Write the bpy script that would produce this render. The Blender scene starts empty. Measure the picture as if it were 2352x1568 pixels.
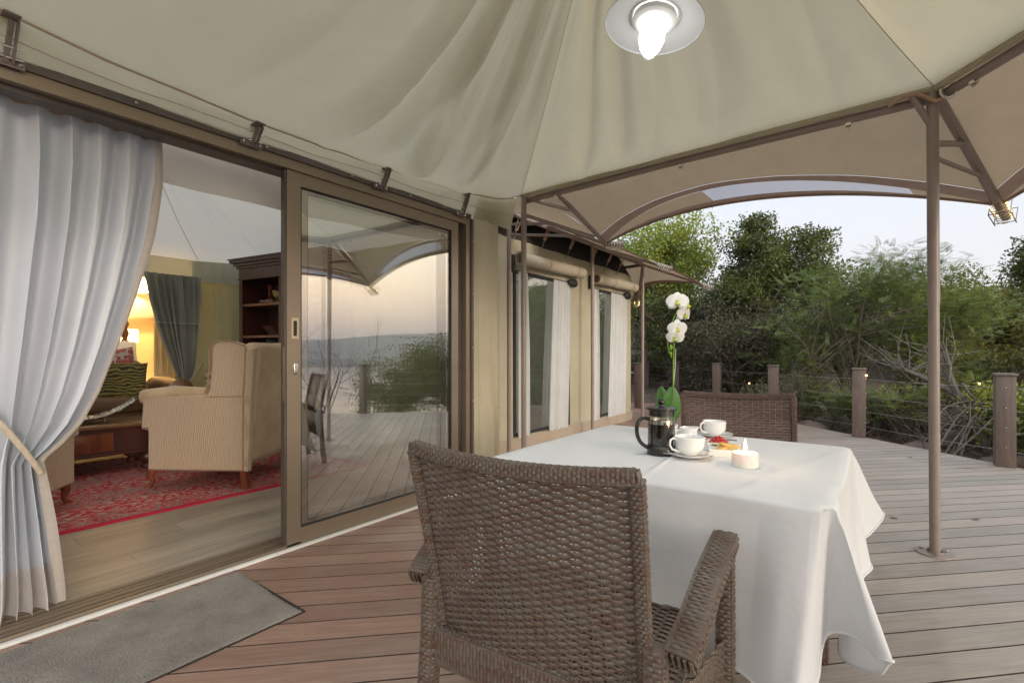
import bpy, math, random
import numpy as np
from mathutils import Vector, Matrix
from math import sin, cos, pi, radians, sqrt, atan2

random.seed(7)
RNG = np.random.default_rng(11)
SC = bpy.context.scene
COL = SC.collection

# ------------------------------------------------------------------ camera, sky, sun, exposure
H = 1.15                                    # eye height above the deck
YAW = math.atan2(.6, .8)
cam_d = bpy.data.cameras.new('camera')
cam = bpy.data.objects.new('camera', cam_d)
COL.objects.link(cam)
cam.location = (0, 0, H)
cam.rotation_euler = (radians(90), 0, YAW)
cam_d.sensor_width = 36
cam_d.lens = 1114 / 2352 * 36
cam_d.shift_y = 27 / 2352
cam_d.clip_start = .05
cam_d.clip_end = 9000
SC.camera = cam

SUN_EL, SUN_AZ = 6.0, 106.0                   # low sun over the lake, azimuth from +Y towards +X
w = bpy.data.worlds.new('World'); SC.world = w; w.use_nodes = True
nt = w.node_tree; nt.nodes.clear()
sky = nt.nodes.new('ShaderNodeTexSky'); sky.sky_type = 'NISHITA'; sky.sun_disc = False
sky.sun_elevation = radians(SUN_EL); sky.sun_rotation = radians(SUN_AZ)
sky.altitude = 900; sky.air_density = 1.0; sky.dust_density = 2.2; sky.ozone_density = 1.4
bg = nt.nodes.new('ShaderNodeBackground'); bg.inputs[1].default_value = .13
out = nt.nodes.new('ShaderNodeOutputWorld')
# thin high overcast of the dawn: a pale veil mixed over the clear sky
geo = nt.nodes.new('ShaderNodeTexCoord')
sepn = nt.nodes.new('ShaderNodeSeparateXYZ')
def skyramp(stops):
    r = nt.nodes.new('ShaderNodeValToRGB'); e = r.color_ramp.elements
    e[0].position = stops[0][0]; e[0].color = (*stops[0][1], 1); e[1].position = stops[-1][0]; e[1].color = (*stops[-1][1], 1)
    for p_, c_ in stops[1:-1]: q = e.new(p_); q.color = (*c_, 1)
    nt.links.new(sepn.outputs[2], r.inputs[0]); return r
nt.links.new(geo.outputs['Generated'], sepn.inputs[0])
pale = skyramp([(0, (4.9, 4.45, 4.5)), (.12, (4.75, 4.6, 4.75)), (.4, (4.2, 4.5, 5.1)), (1, (5.4, 5.7, 6.6))])
dawn = skyramp([(0, (7.5, 5.6, 5.4)), (.05, (10.0, 6.8, 5.0)), (.13, (14.0, 10.4, 6.8)), (.30, (16.5, 15.0, 11.8)), (.6, (11.5, 12.0, 12.4)), (1, (5.0, 5.5, 6.8))])
dotn = nt.nodes.new('ShaderNodeVectorMath'); dotn.operation = 'DOT_PRODUCT'; dotn.inputs[1].default_value = (sin(radians(SUN_AZ)), cos(radians(SUN_AZ)), 0)
nt.links.new(geo.outputs['Generated'], dotn.inputs[0])
azr = nt.nodes.new('ShaderNodeMapRange'); azr.interpolation_type = 'SMOOTHSTEP'; azr.inputs[1].default_value = .0; azr.inputs[2].default_value = .72
nt.links.new(dotn.outputs['Value'], azr.inputs[0])
veil = nt.nodes.new('ShaderNodeMix'); veil.data_type = 'RGBA'
nt.links.new(azr.outputs[0], veil.inputs[0]); nt.links.new(pale.outputs[0], veil.inputs[6]); nt.links.new(dawn.outputs[0], veil.inputs[7])
mixs = nt.nodes.new('ShaderNodeMix'); mixs.data_type = 'RGBA'
mixs.inputs[0].default_value = .72
nt.links.new(sky.outputs[0], mixs.inputs[6])
nt.links.new(veil.outputs[2], mixs.inputs[7])
nt.links.new(mixs.outputs[2], bg.inputs[0])
nt.links.new(bg.outputs[0], out.inputs[0])

sun_d = bpy.data.lights.new('sun', 'SUN'); sun_d.energy = 1.2; sun_d.angle = radians(12)
sun_d.color = (1, .88, .78)
sun = bpy.data.objects.new('sun', sun_d); COL.objects.link(sun)
_sd = Vector((sin(radians(SUN_AZ)) * cos(radians(SUN_EL)), cos(radians(SUN_AZ)) * cos(radians(SUN_EL)), sin(radians(SUN_EL))))
sun.rotation_euler = _sd.to_track_quat('Z', 'Y').to_euler()

SC.view_settings.view_transform = 'Standard'
SC.view_settings.look = 'None'
SC.view_settings.exposure = 1.02
SC.view_settings.gamma = 1
SC.view_settings.use_curve_mapping = False
SC.cycles.max_bounces = 9
SC.cycles.diffuse_bounces = 5
SC.cycles.transparent_max_bounces = 24
SC.cycles.caustics_reflective = False
SC.cycles.caustics_refractive = False
SC.cycles.sample_clamp_indirect = 6

# ------------------------------------------------------------------ where things are (surveyed off the photograph)
FW, RT = Vector((-.6, .8, 0)), Vector((.8, .6, 0))
def PD(u, v, D): return FW * D + RT * ((u - 1176) / 1114 * D) + Vector((0, 0, H + (811 - v) / 1114 * D))
def P(u, v, z=0): return PD(u, v, (H - z) * 1114 / (v - 811))
def PX(u, v, x): return PD(u, v, x / (-.6 + .8 * (u - 1176) / 1114))
def PY(u, v, y): return PD(u, v, y / (.8 + .6 * (u - 1176) / 1114))

# ------------------------------------------------------------------ mesh helpers
class MB:
    def __init__(s): s.v = []; s.f = []; s.m = []; s.mi = 0
    def add(s, vs, fs):
        b = len(s.v); s.v.extend([tuple(p) for p in vs]); s.f.extend([tuple(i + b for i in f) for f in fs]); s.m.extend([s.mi] * len(fs)); return s
    def box(s, c, size, rz=0, R=None):
        hx, hy, hz = size[0] / 2, size[1] / 2, size[2] / 2
        if R is None: R = Matrix.Rotation(rz, 3, 'Z')
        vs = [Vector(c) + R @ Vector((sx * hx, sy * hy, sz * hz)) for sx in (-1, 1) for sy in (-1, 1) for sz in (-1, 1)]
        return s.add(vs, [(0, 1, 3, 2), (4, 6, 7, 5), (0, 4, 5, 1), (2, 3, 7, 6), (0, 2, 6, 4), (1, 5, 7, 3)])
    def b2(s, a, b):
        return s.box([(a[i] + b[i]) / 2 for i in range(3)], [abs(b[i] - a[i]) for i in range(3)])
    def bar(s, a, b, wx, wz, up=(0, 0, 1)):
        a, b = Vector(a), Vector(b); d = b - a; L = d.length; d.normalize()
        x = d.cross(Vector(up)); 
        if x.length < 1e-4: x = Vector((1, 0, 0))
        x.normalize(); z = x.cross(d)
        R = Matrix((x, d, z)).transposed()
        return s.box((a + b) / 2, (wx, L, wz), R=R)
    def rbox(s, c, size, r=.03, R=None, n=4, rz=0, fn=None):
        if R is None: R = Matrix.Rotation(rz, 3, 'Z')
        h = Vector(size) / 2; r = min(r, min(h) * .999)
        ts = []
        for ax in range(3):
            hh = h[ax]; a = [-hh + r * (1 - cos(pi / 2 * i / n)) for i in range(n + 1)]
            ts.append(a[:-1] + [-(hh - r), *([0] if hh > 2 * r else []), hh - r] + [-q for q in a[:-1]][::-1])
        for ax in range(3):
            o1, o2 = (ax + 1) % 3, (ax + 2) % 3
            for sg in (-1, 1):
                A, B = ts[o1], ts[o2]; vs = []
                for p in A:
                    for q in B:
                        pt = [0, 0, 0]; pt[ax] = sg * h[ax]; pt[o1] = p; pt[o2] = q
                        pt = Vector(pt)
                        inn = Vector([max(-(h[i] - r), min(h[i] - r, pt[i])) for i in range(3)])
                        dd = pt - inn
                        if dd.length > 1e-9: dd = dd.normalized() * r
                        pt = inn + dd
                        if fn: pt = fn(pt)
                        vs.append(Vector(c) + R @ pt)
                nb = len(B); fs = []
                for i in range(len(A) - 1):
                    for j in range(nb - 1):
                        q = (i * nb + j, (i + 1) * nb + j, (i + 1) * nb + j + 1, i * nb + j + 1)
                        fs.append(q if sg > 0 else q[::-1])
                s.add(vs, fs)
        return s
    def tube(s, pts, r, n=8, cap=True, flat=1.0):
        pts = [Vector(p) for p in pts]; N = len(pts)
        rr = r if hasattr(r, '__len__') else [r] * N
        vs = []; fs = []; px = None
        for i, p in enumerate(pts):
            d = (pts[min(i + 1, N - 1)] - pts[max(i - 1, 0)])
            if d.length < 1e-9: d = Vector((0, 0, 1))
            d.normalize()
            if px is None:
                x = d.cross(Vector((0, 0, 1)))
                if x.length < .05: x = Vector((1, 0, 0))
            else: x = px - d * px.dot(d)
            x.normalize(); y = d.cross(x); px = x
            for k in range(n):
                a = 2 * pi * k / n
                vs.append(p + x * (cos(a) * rr[i]) + y * (sin(a) * rr[i] * flat))
        for i in range(N - 1):
            for k in range(n):
                fs.append((i * n + k, i * n + (k + 1) % n, (i + 1) * n + (k + 1) % n, (i + 1) * n + k))
        if cap: fs.append(tuple(range(n))[::-1]); fs.append(tuple((N - 1) * n + k for k in range(n)))
        return s.add(vs, fs)
    def lathe(s, prof, c=(0, 0, 0), n=32, R=None, close=False):
        vs = []; fs = []; c = Vector(c)
        for (r, z) in prof:
            for k in range(n):
                a = 2 * pi * k / n; p = Vector((r * cos(a), r * sin(a), z))
                vs.append(c + (R @ p if R else p))
        for i in range(len(prof) - 1):
            for k in range(n):
                fs.append((i * n + k, i * n + (k + 1) % n, (i + 1) * n + (k + 1) % n, (i + 1) * n + k))
        return s.add(vs, fs)
    def prism(s, poly, h0, h1, fn):            # poly of (a,b); fn(a,b,h)->xyz
        n = len(poly)
        vs = [fn(a, b, h0) for a, b in poly] + [fn(a, b, h1) for a, b in poly]
        fs = [tuple(range(n))[::-1], tuple(range(n, 2 * n))] + [(i, (i + 1) % n, n + (i + 1) % n, n + i) for i in range(n)]
        return s.add(vs, fs)
    def grid(s, fn, nu, nv, thick=0, nrm=None):
        vs = [fn(i / nu, j / nv) for j in range(nv + 1) for i in range(nu + 1)]
        fs = [(j * (nu + 1) + i, j * (nu + 1) + i + 1, (j + 1) * (nu + 1) + i + 1, (j + 1) * (nu + 1) + i) for j in range(nv) for i in range(nu)]
        return s.add(vs, fs)
    def ball(s, c, r, n=10, m=7, sq=(1, 1, 1)):
        prof = [(max(1e-4, r * sin(pi * i / m)), -r * cos(pi * i / m)) for i in range(m + 1)]
        b = len(s.v); s.lathe(prof, (0, 0, 0), n)
        for i in range(b, len(s.v)):
            v = s.v[i]; s.v[i] = (c[0] + v[0] * sq[0], c[1] + v[1] * sq[1], c[2] + v[2] * sq[2])
        return s

def cat(p0, p1, p2, p3, t):
    return [.5 * ((2 * b) + (-a + c) * t + (2 * a - 5 * b + 4 * c - d) * t * t + (-a + 3 * b - 3 * c + d) * t ** 3) for a, b, c, d in zip(p0, p1, p2, p3)]
def smooth_path(pts, n=5):
    o = []
    for i in range(len(pts) - 1):
        g = [pts[max(0, i - 1)], pts[i], pts[i + 1], pts[min(len(pts) - 1, i + 2)]]
        for q in range(n): o.append(Vector(cat(*[tuple(x) for x in g], q / n)))
    return o + [pts[-1]]

def root_of(o):
    while o.parent: o = o.parent
    return o

def obj(name, mb, m, parent=None, smooth=True, world=False, label=None, kind=None, thick=0, loc=None):
    me = bpy.data.meshes.new(name)
    vs = np.array(mb.v, dtype=np.float64).reshape(-1, 3)
    if world and parent is not None:
        r = root_of(parent)
        Mi = np.array((Matrix.Translation(r.location) @ r.rotation_euler.to_matrix().to_4x4()).inverted())
        vs = vs @ Mi[:3, :3].T + Mi[:3, 3]
    elif world and loc is not None:
        vs = vs - np.array(loc)
    me.from_pydata(vs.tolist(), [], mb.f)
    ms = m if isinstance(m, (list, tuple)) else [m]
    for q in ms: me.materials.append(q)
    if len(ms) > 1: me.polygons.foreach_set('material_index', mb.m)
    me.polygons.foreach_set('use_smooth', [bool(smooth)] * len(me.polygons))
    me.update()
    o = bpy.data.objects.new(name, me); COL.objects.link(o)
    if parent is not None: o.parent = parent
    elif loc is not None: o.location = loc
    if smooth is True:
        try: me.set_sharp_from_angle(angle=radians(38))
        except Exception: pass
    if label: o['label'] = label
    if kind: o['kind'] = kind
    if thick:
        md = o.modifiers.new('thickness', 'SOLIDIFY'); md.thickness = thick; md.offset = 0
    return o

def thing(name, label, cat, loc=(0, 0, 0), rz=0, group=None):
    o = bpy.data.objects.new(name, None); COL.objects.link(o)
    o.empty_display_size = .1
    o.location = loc; o.rotation_euler = (0, 0, rz); o['label'] = label; o['category'] = cat
    if group: o['group'] = group
    return o
def tag(o, label, cat, group=None):
    o['label'] = label; o['category'] = cat
    if group: o['group'] = group
    return o
def struct(name, mb, m, smooth=False, **k):
    return obj(name, mb, m, None, smooth, kind='structure', **k)
def dup(rt, loc, rz, label, group=None):
    r = rt.copy(); COL.objects.link(r); r.location = loc; r.rotation_euler = (0, 0, rz); r['label'] = label
    if group: r['group'] = group
    for ch in list(rt.children):
        c = ch.copy(); COL.objects.link(c); c.parent = r
        for g in ch.children:
            d = g.copy(); COL.objects.link(d); d.parent = c
    return r

# ------------------------------------------------------------------ materials
def M(name, c1, c2=None, scale=8, rough=.6, metal=0, bump=0, bscale=None, bdist=.01, stretch=(1, 1, 1), detail=5, ramp=(.35, .65),
      transl=0, tcol=None, spec=.5, rnd=0, coords='Object', sheen=0, coat=0, rvar=0, rot=0, c3=None, fiber=0):
    m = bpy.data.materials.new(name); m.use_nodes = True; nt = m.node_tree; N = nt.nodes; L = nt.links
    bs = N['Principled BSDF']; out = N['Material Output']
    bs.inputs['Base Color'].default_value = (*c1, 1); bs.inputs['Roughness'].default_value = rough
    bs.inputs['Metallic'].default_value = metal; bs.inputs['Specular IOR Level'].default_value = spec
    if sheen: bs.inputs['Sheen Weight'].default_value = sheen
    if coat: bs.inputs['Coat Weight'].default_value = coat; bs.inputs['Coat Roughness'].default_value = .08
    if coords == 'world':
        g = N.new('ShaderNodeNewGeometry'); co = g.outputs['Position']
    else:
        g = N.new('ShaderNodeTexCoord'); co = g.outputs['Object']
    mp = N.new('ShaderNodeMapping'); mp.inputs['Rotation'].default_value = (0, 0, rot); mp.inputs['Scale'].default_value = stretch
    L.new(co, mp.inputs[0])
    colout = None
    if c2 is not None:
        nz = N.new('ShaderNodeTexNoise'); nz.inputs['Scale'].default_value = scale; nz.inputs['Detail'].default_value = detail
        nz.inputs['Roughness'].default_value = .6
        L.new(mp.outputs[0], nz.inputs[0])
        rp = N.new('ShaderNodeValToRGB'); rp.color_ramp.elements[0].position = ramp[0]; rp.color_ramp.elements[1].position = ramp[1]
        rp.color_ramp.elements[0].color = (*c1, 1); rp.color_ramp.elements[1].color = (*c2, 1)
        if c3 is not None:
            e = rp.color_ramp.elements.new((ramp[0] + ramp[1]) / 2); e.color = (*c3, 1)
        L.new(nz.outputs[0], rp.inputs[0]); colout = rp.outputs[0]
        if rvar:
            mr = N.new('ShaderNodeMapRange'); mr.inputs[3].default_value = rough - rvar; mr.inputs[4].default_value = rough + rvar
            L.new(nz.outputs[0], mr.inputs[0]); L.new(mr.outputs[0], bs.inputs['Roughness'])
    if rnd:
        oi = N.new('ShaderNodeObjectInfo'); mr = N.new('ShaderNodeMapRange')
        mr.inputs[3].default_value = 1 - rnd; mr.inputs[4].default_value = 1 + rnd
        L.new(oi.outputs['Random'], mr.inputs[0])
        hv = N.new('ShaderNodeHueSaturation'); L.new(mr.outputs[0], hv.inputs['Value'])
        if colout: L.new(colout, hv.inputs['Color'])
        else: hv.inputs['Color'].default_value = (*c1, 1)
        colout = hv.outputs[0]
    if colout: L.new(colout, bs.inputs['Base Color'])
    bo = None
    if bump:
        nb = N.new('ShaderNodeTexNoise'); nb.inputs['Scale'].default_value = bscale or scale * 4; nb.inputs['Detail'].default_value = 4
        L.new(mp.outputs[0], nb.inputs[0])
        bp = N.new('ShaderNodeBump'); bp.inputs['Strength'].default_value = bump; bp.inputs['Distance'].default_value = bdist
        L.new(nb.outputs[0], bp.inputs['Height']); L.new(bp.outputs[0], bs.inputs['Normal']); bo = bp.outputs[0]
    if transl:
        tr = N.new('ShaderNodeBsdfTranslucent'); mx = N.new('ShaderNodeMixShader'); mx.inputs[0].default_value = transl
        tr.inputs[0].default_value = (*(tcol or c1), 1)
        if colout and tcol is None: L.new(colout, tr.inputs[0])
        if bo: L.new(bo, tr.inputs['Normal'])
        L.new(bs.outputs[0], mx.inputs[1]); L.new(tr.outputs[0], mx.inputs[2]); L.new(mx.outputs[0], out.inputs[0])
    m['colout'] = 0
    return m

def emis(name, c, st):
    m = bpy.data.materials.new(name); m.use_nodes = True; bs = m.node_tree.nodes['Principled BSDF']
    bs.inputs['Base Color'].default_value = (*c, 1)
    bs.inputs['Emission Color'].default_value = (*c, 1); bs.inputs['Emission Strength'].default_value = st
    return m
def pane_mat(name, refl, tint=(.93, .96, .95), rough=0.0, gtint=(1, 1, 1)):
    m = bpy.data.materials.new(name); m.use_nodes = True; nt = m.node_tree; N = nt.nodes; L = nt.links
    N.remove(N['Principled BSDF']); out = N['Material Output']
    t = N.new('ShaderNodeBsdfTransparent'); t.inputs[0].default_value = (*tint, 1)
    g = N.new('ShaderNodeBsdfGlossy'); g.inputs['Roughness'].default_value = rough; g.inputs[0].default_value = (*gtint, 1)
    fr = N.new('ShaderNodeFresnel'); gg = N.new('ShaderNodeNewGeometry'); ir = N.new('ShaderNodeMapRange')
    ir.inputs[3].default_value = 1.5; ir.inputs[4].default_value = 1 / 1.5; L.new(gg.outputs['Backfacing'], ir.inputs[0]); L.new(ir.outputs[0], fr.inputs[0])
    mt = N.new('ShaderNodeMath'); mt.operation = 'ADD'; mt.use_clamp = True; mt.inputs[1].default_value = refl
    mx = N.new('ShaderNodeMixShader')
    L.new(fr.outputs[0], mt.inputs[0]); L.new(mt.outputs[0], mx.inputs[0]); L.new(t.outputs[0], mx.inputs[1]); L.new(g.outputs[0], mx.inputs[2])
    L.new(mx.outputs[0], out.inputs[0]); return m

def deck_mat(name):
    m = bpy.data.materials.new(name); m.use_nodes = True; nt = m.node_tree; N = nt.nodes; L = nt.links; bs = N['Principled BSDF']
    g = N.new('ShaderNodeNewGeometry')
    mp = N.new('ShaderNodeMapping'); mp.vector_type = 'POINT'; mp.inputs['Rotation'].default_value = (0, 0, radians(-45)); L.new(g.outputs['Position'], mp.inputs[0])
    sc = N.new('ShaderNodeMapping'); sc.inputs['Scale'].default_value = (1.6, 26, 4); L.new(mp.outputs[0], sc.inputs[0])
    grain = N.new('ShaderNodeTexNoise'); grain.inputs['Scale'].default_value = 2.2; grain.inputs['Detail'].default_value = 8; grain.inputs['Roughness'].default_value = .7
    oi = N.new('ShaderNodeObjectInfo'); va = N.new('ShaderNodeVectorMath'); va.operation = 'ADD'
    ml = N.new('ShaderNodeMath'); ml.operation = 'MULTIPLY'; ml.inputs[1].default_value = 37; L.new(oi.outputs['Random'], ml.inputs[0])
    L.new(sc.outputs[0], va.inputs[0]); L.new(ml.outputs[0], va.inputs[1]); L.new(va.outputs[0], grain.inputs[0])
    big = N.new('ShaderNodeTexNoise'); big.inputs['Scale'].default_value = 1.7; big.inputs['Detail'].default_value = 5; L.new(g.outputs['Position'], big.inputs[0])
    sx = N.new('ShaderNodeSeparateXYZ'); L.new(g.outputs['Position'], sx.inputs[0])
    # greyer away from the tents, redder close to them
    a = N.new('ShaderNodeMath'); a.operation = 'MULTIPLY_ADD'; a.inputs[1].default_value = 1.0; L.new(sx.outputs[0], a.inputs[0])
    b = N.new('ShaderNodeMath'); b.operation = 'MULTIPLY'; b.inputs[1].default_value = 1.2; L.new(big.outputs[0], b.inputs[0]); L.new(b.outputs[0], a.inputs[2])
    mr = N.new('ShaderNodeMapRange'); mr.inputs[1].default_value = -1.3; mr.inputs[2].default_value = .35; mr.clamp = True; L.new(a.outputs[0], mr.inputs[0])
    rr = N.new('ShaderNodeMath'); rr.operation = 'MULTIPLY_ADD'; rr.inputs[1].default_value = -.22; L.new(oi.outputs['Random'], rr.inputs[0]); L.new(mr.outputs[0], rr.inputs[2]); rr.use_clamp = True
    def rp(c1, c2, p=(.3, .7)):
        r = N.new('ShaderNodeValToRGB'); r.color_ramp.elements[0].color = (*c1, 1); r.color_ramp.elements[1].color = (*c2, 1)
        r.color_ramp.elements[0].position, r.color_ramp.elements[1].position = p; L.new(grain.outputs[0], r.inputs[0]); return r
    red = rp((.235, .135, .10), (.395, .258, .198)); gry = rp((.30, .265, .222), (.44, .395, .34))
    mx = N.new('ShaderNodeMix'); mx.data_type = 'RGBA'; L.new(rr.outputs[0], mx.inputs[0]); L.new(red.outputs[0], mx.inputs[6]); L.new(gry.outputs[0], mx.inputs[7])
    # scuffs, pale scratches
    mp2 = N.new('ShaderNodeMapping'); mp2.inputs['Scale'].default_value = (3, 9, 3); L.new(mp.outputs[0], mp2.inputs[0])
    scu = N.new('ShaderNodeTexNoise'); scu.inputs['Scale'].default_value = 3.2; scu.inputs['Detail'].default_value = 9; scu.inputs['Roughness'].default_value = .75; L.new(mp2.outputs[0], scu.inputs[0])
    sr = N.new('ShaderNodeMapRange'); sr.inputs[1].default_value = .66; sr.inputs[2].default_value = .74; sr.inputs[4].default_value = .42; L.new(scu.outputs[0], sr.inputs[0])
    mx2 = N.new('ShaderNodeMix'); mx2.data_type = 'RGBA'; L.new(sr.outputs[0], mx2.inputs[0]); L.new(mx.outputs[2], mx2.inputs[6]); mx2.inputs[7].default_value = (.5, .44, .39, 1)
    wet = N.new('ShaderNodeTexNoise'); wet.inputs['Scale'].default_value = .9; wet.inputs['Detail'].default_value = 6
    wa = N.new('ShaderNodeMapping'); wa.inputs['Scale'].default_value = (1.2, 5, 1); L.new(mp.outputs[0], wa.inputs[0]); L.new(wa.outputs[0], wet.inputs[0])
    dk = N.new('ShaderNodeMapRange'); dk.inputs[1].default_value = .68; dk.inputs[2].default_value = .71; dk.inputs[4].default_value = .5; L.new(wet.outputs[0], dk.inputs[0])
    mx3 = N.new('ShaderNodeMix'); mx3.data_type = 'RGBA'; L.new(dk.outputs[0], mx3.inputs[0]); L.new(mx2.outputs[2], mx3.inputs[6]); mx3.inputs[7].default_value = (.09, .065, .055, 1)
    hv = N.new('ShaderNodeHueSaturation'); m3 = N.new('ShaderNodeMapRange'); m3.inputs[3].default_value = .86; m3.inputs[4].default_value = 1.14
    L.new(oi.outputs['Random'], m3.inputs[0]); L.new(m3.outputs[0], hv.inputs['Value']); L.new(mx3.outputs[2], hv.inputs['Color'])
    L.new(hv.outputs[0], bs.inputs['Base Color'])
    ro = N.new('ShaderNodeMapRange'); ro.inputs[1].default_value = .35; ro.inputs[2].default_value = .65; ro.inputs[3].default_value = .62; ro.inputs[4].default_value = .36; L.new(big.outputs[0], ro.inputs[0])
    L.new(ro.outputs[0], bs.inputs['Roughness'])
    bp = N.new('ShaderNodeBump'); bp.inputs['Strength'].default_value = .25; bp.inputs['Distance'].default_value = .003; L.new(grain.outputs[0], bp.inputs['Height']); L.new(bp.outputs[0], bs.inputs['Normal'])
    return m

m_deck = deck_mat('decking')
m_canvas = M('olive canvas', (.46, .425, .285), (.555, .52, .375), scale=2.2, rough=.85, bump=.25, bscale=260, bdist=.001, transl=.42, tcol=(.62, .565, .40), spec=.2)
m_canvas2 = M('wall canvas', (.46, .415, .295), (.52, .47, .345), scale=3, rough=.85, bump=.25, bscale=200, bdist=.001, transl=.12, spec=.2)
m_fly = M('outer fly canvas', (.40, .335, .25), (.46, .39, .295), scale=4, rough=.85, bump=.3, bscale=180, bdist=.001, transl=.30, tcol=(.46, .36, .24), spec=.2)
m_hem = M('brown hem webbing', (.30, .215, .165), (.35, .255, .20), scale=12, rough=.8, bump=.3, bscale=250, bdist=.001, transl=.15)
m_steel = M('taupe powder coated steel', (.27, .215, .195), (.31, .25, .225), scale=9, rough=.38, spec=.5, rvar=.06)
m_steeld = M('dark taupe steel', (.19, .15, .13), (.22, .18, .16), scale=9, rough=.45)
m_alu = M('bronze anodised aluminium', (.27, .215, .155), (.30, .24, .18), scale=5, rough=.36, metal=.45, bump=.05, bscale=400, bdist=.0005, stretch=(1, .1, 1))
m_alud = M('dark bronze aluminium', (.10, .085, .075), (.13, .105, .09), scale=12, rough=.45, metal=.3, stretch=(1, 1, 1))
m_black = M('black rubber', (.02, .019, .018), rough=.6)
m_chrome = M('zinc plated steel', (.62, .60, .56), rough=.25, metal=1)
m_brass = M('brushed bronze', (.56, .47, .35), rough=.38, metal=1)
m_seam = M('stitched seam tape', (.66, .60, .44), rough=.85, transl=.4)
m_seamp = M('pink brown seam cord', (.50, .40, .31), rough=.85)
m_dark = M('dark liner fabric', (.055, .05, .045), (.075, .066, .058), scale=6, rough=.9)
m_white = M('white plastic strip', (.82, .82, .80), rough=.4)
m_glass = pane_mat('door glass', .30, gtint=(1, .98, .95))
m_glass2 = pane_mat('window glass', .22, tint=(.78, .9, .88))
m_strap = M('tan webbing strap', (.42, .27, .19), (.5, .34, .25), scale=30, rough=.8)

# ------------------------------------------------------------------ ground, water, hills
def gz(x, y):
    a = x * .83 + y * .12
    z = -.46 + .095 * min(5, max(0, x + y - 8.3)) * min(1, max(0, (3.4 - x) / 2))
    if a > 3.2: z -= (a - 3.2) * .34 * min(1, (a - 3.2) / 5)
    b = y - x * 1.1 - 11.5
    if b > 0: z += b * .10 - (0 if b < 8 else (b - 8) * .05)
    z = max(z, -27)
    fade = 1 if z > -26 else 0
    return z + fade * (.16 * sin(x * 1.3 + 1.1 * sin(y * .9)) * cos(y * 1.1 + x * .4) + .07 * sin(x * 3.7 + y * 2.3) + .05 * sin(y * 5.1 - x * 2.9))
def make_ground():
    mb = MB()
    def ax(n, L): 
        t = np.linspace(-1, 1, n); return np.sign(t) * (np.abs(t) ** 2.6) * L
    xs = ax(150, 3200) + 1.0; ys = ax(150, 3200) + 9.0
    for y in ys:
        for x in xs:
            z = gz(x, y)
            if abs(x) > 300 or abs(y) > 300: z = min(z, -27.0)
            mb.v.append((x, y, z))
    n = 150
    mb.f = [(j * n + i, j * n + i + 1, (j + 1) * n + i + 1, (j + 1) * n + i) for j in range(n - 1) for i in range(n - 1)]; mb.m = [0] * len(mb.f)
    return mb
m_soil = M('reddish soil and leaf litter', (.075, .052, .04), (.16, .115, .085), scale=3.2, rough=.95, bump=.9, bscale=14, bdist=.05, coords='world', detail=10, c3=(.11, .085, .055))
struct('ground', make_ground(), m_soil, smooth=True)
mb = MB(); mb.add([(-40, -3500, -26.3), (6000, -3500, -26.3), (6000, 6000, -26.3), (-40, 6000, -26.3)], [(0, 1, 2, 3)])
m_water = M('still lake water', (.05, .07, .085), rough=.12, bump=.04, bscale=.6, spec=.5, coords='world')
struct('lake_water', mb, m_water)
m_hill = M('bushy hillside', (.035, .05, .04), (.06, .075, .05), scale=.02, rough=.95, coords='world')
def hills(seed, r0, r1, zmax, name):
    rg = random.Random(seed); ph = [(rg.uniform(0, 6), rg.uniform(3, 14), rg.uniform(.2, 1)) for _ in range(7)]
    mb = MB(); n = 140; rows = 8
    for j in range(rows + 1):
        for i in range(n + 1):
            a = radians(-20 + 170 * i / n); t = j / rows
            r = r0 + (r1 - r0) * t
            h = sum(q * sin(f * a + p) for p, f, q in ph) / 3
            z = -27 + (zmax + 27) * (.5 + .5 * max(-1, min(1, h * 1.5))) * sin(pi / 2 * min(1, t * 1.4))
            mb.v.append((r * sin(a), r * cos(a), z))
    mb.f = [(j * (n + 1) + i, j * (n + 1) + i + 1, (j + 1) * (n + 1) + i + 1, (j + 1) * (n + 1) + i) for j in range(rows) for i in range(n)]; mb.m = [0] * len(mb.f)
    struct(name, mb, m_hill, smooth=True)
hills(3, 1000, 1500, -3, 'hills'); hills(9, 2300, 3000, 150, 'far_hills')

# ------------------------------------------------------------------ deck of boards (lines run at 45 degrees to the tent front)
m_gapshade = M('gap shade board edges', (.05, .035, .028), (.08, .06, .05), scale=20, rough=.95, coords='world')  # dark colour on board sides and chamfers paints the shade in the gaps
deck = bpy.data.objects.new('deck', None); COL.objects.link(deck); deck['kind'] = 'structure'
WP = .1421; R2 = sqrt(2); S_END = 8.05 / R2
def sw(s, w_, z=0): return ((s - w_) / R2, (s + w_) / R2, z)
k = -34
while True:
    w0 = 1.470 + WP * k; k += 1
    if w0 > 14.3: break
    s0 = max(w0 - 5.25, -6) if w0 < 9 else w0 - 9.6
    mb = MB(); cw, ch = .0682, .0010
    prof = [(-cw, -.026), (cw, -.026), (cw, -ch), (cw - ch, 0), (-cw + ch, 0), (-cw, -ch)]
    mb.prism(prof, s0, S_END, lambda a, b, h, w0=w0: sw(h, w0 + WP / 2 + a, b))
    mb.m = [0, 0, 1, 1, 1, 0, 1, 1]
    obj('plank', mb, [m_deck, m_gapshade], deck, smooth=False)
mb = MB(); mb.prism([(-.022, -.16), (.0, -.16), (.0, .002), (-.022, .002)], -6, 14.4, lambda a, b, h: sw(S_END + .024 + a, h, b))
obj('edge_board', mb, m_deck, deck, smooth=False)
mb = MB()
for ww in np.arange(-6, 14.2, .6):
    pass
for ss in np.arange(-5, S_END, .55):
    mb.prism([(-.025, -.15), (.025, -.15), (.025, -.028), (-.025, -.028)], -6, 14.3, lambda a, b, h, ss=ss: sw(ss + a, h, b))
obj('joists', mb, m_steeld, deck, smooth=False, kind='stuff')

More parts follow.
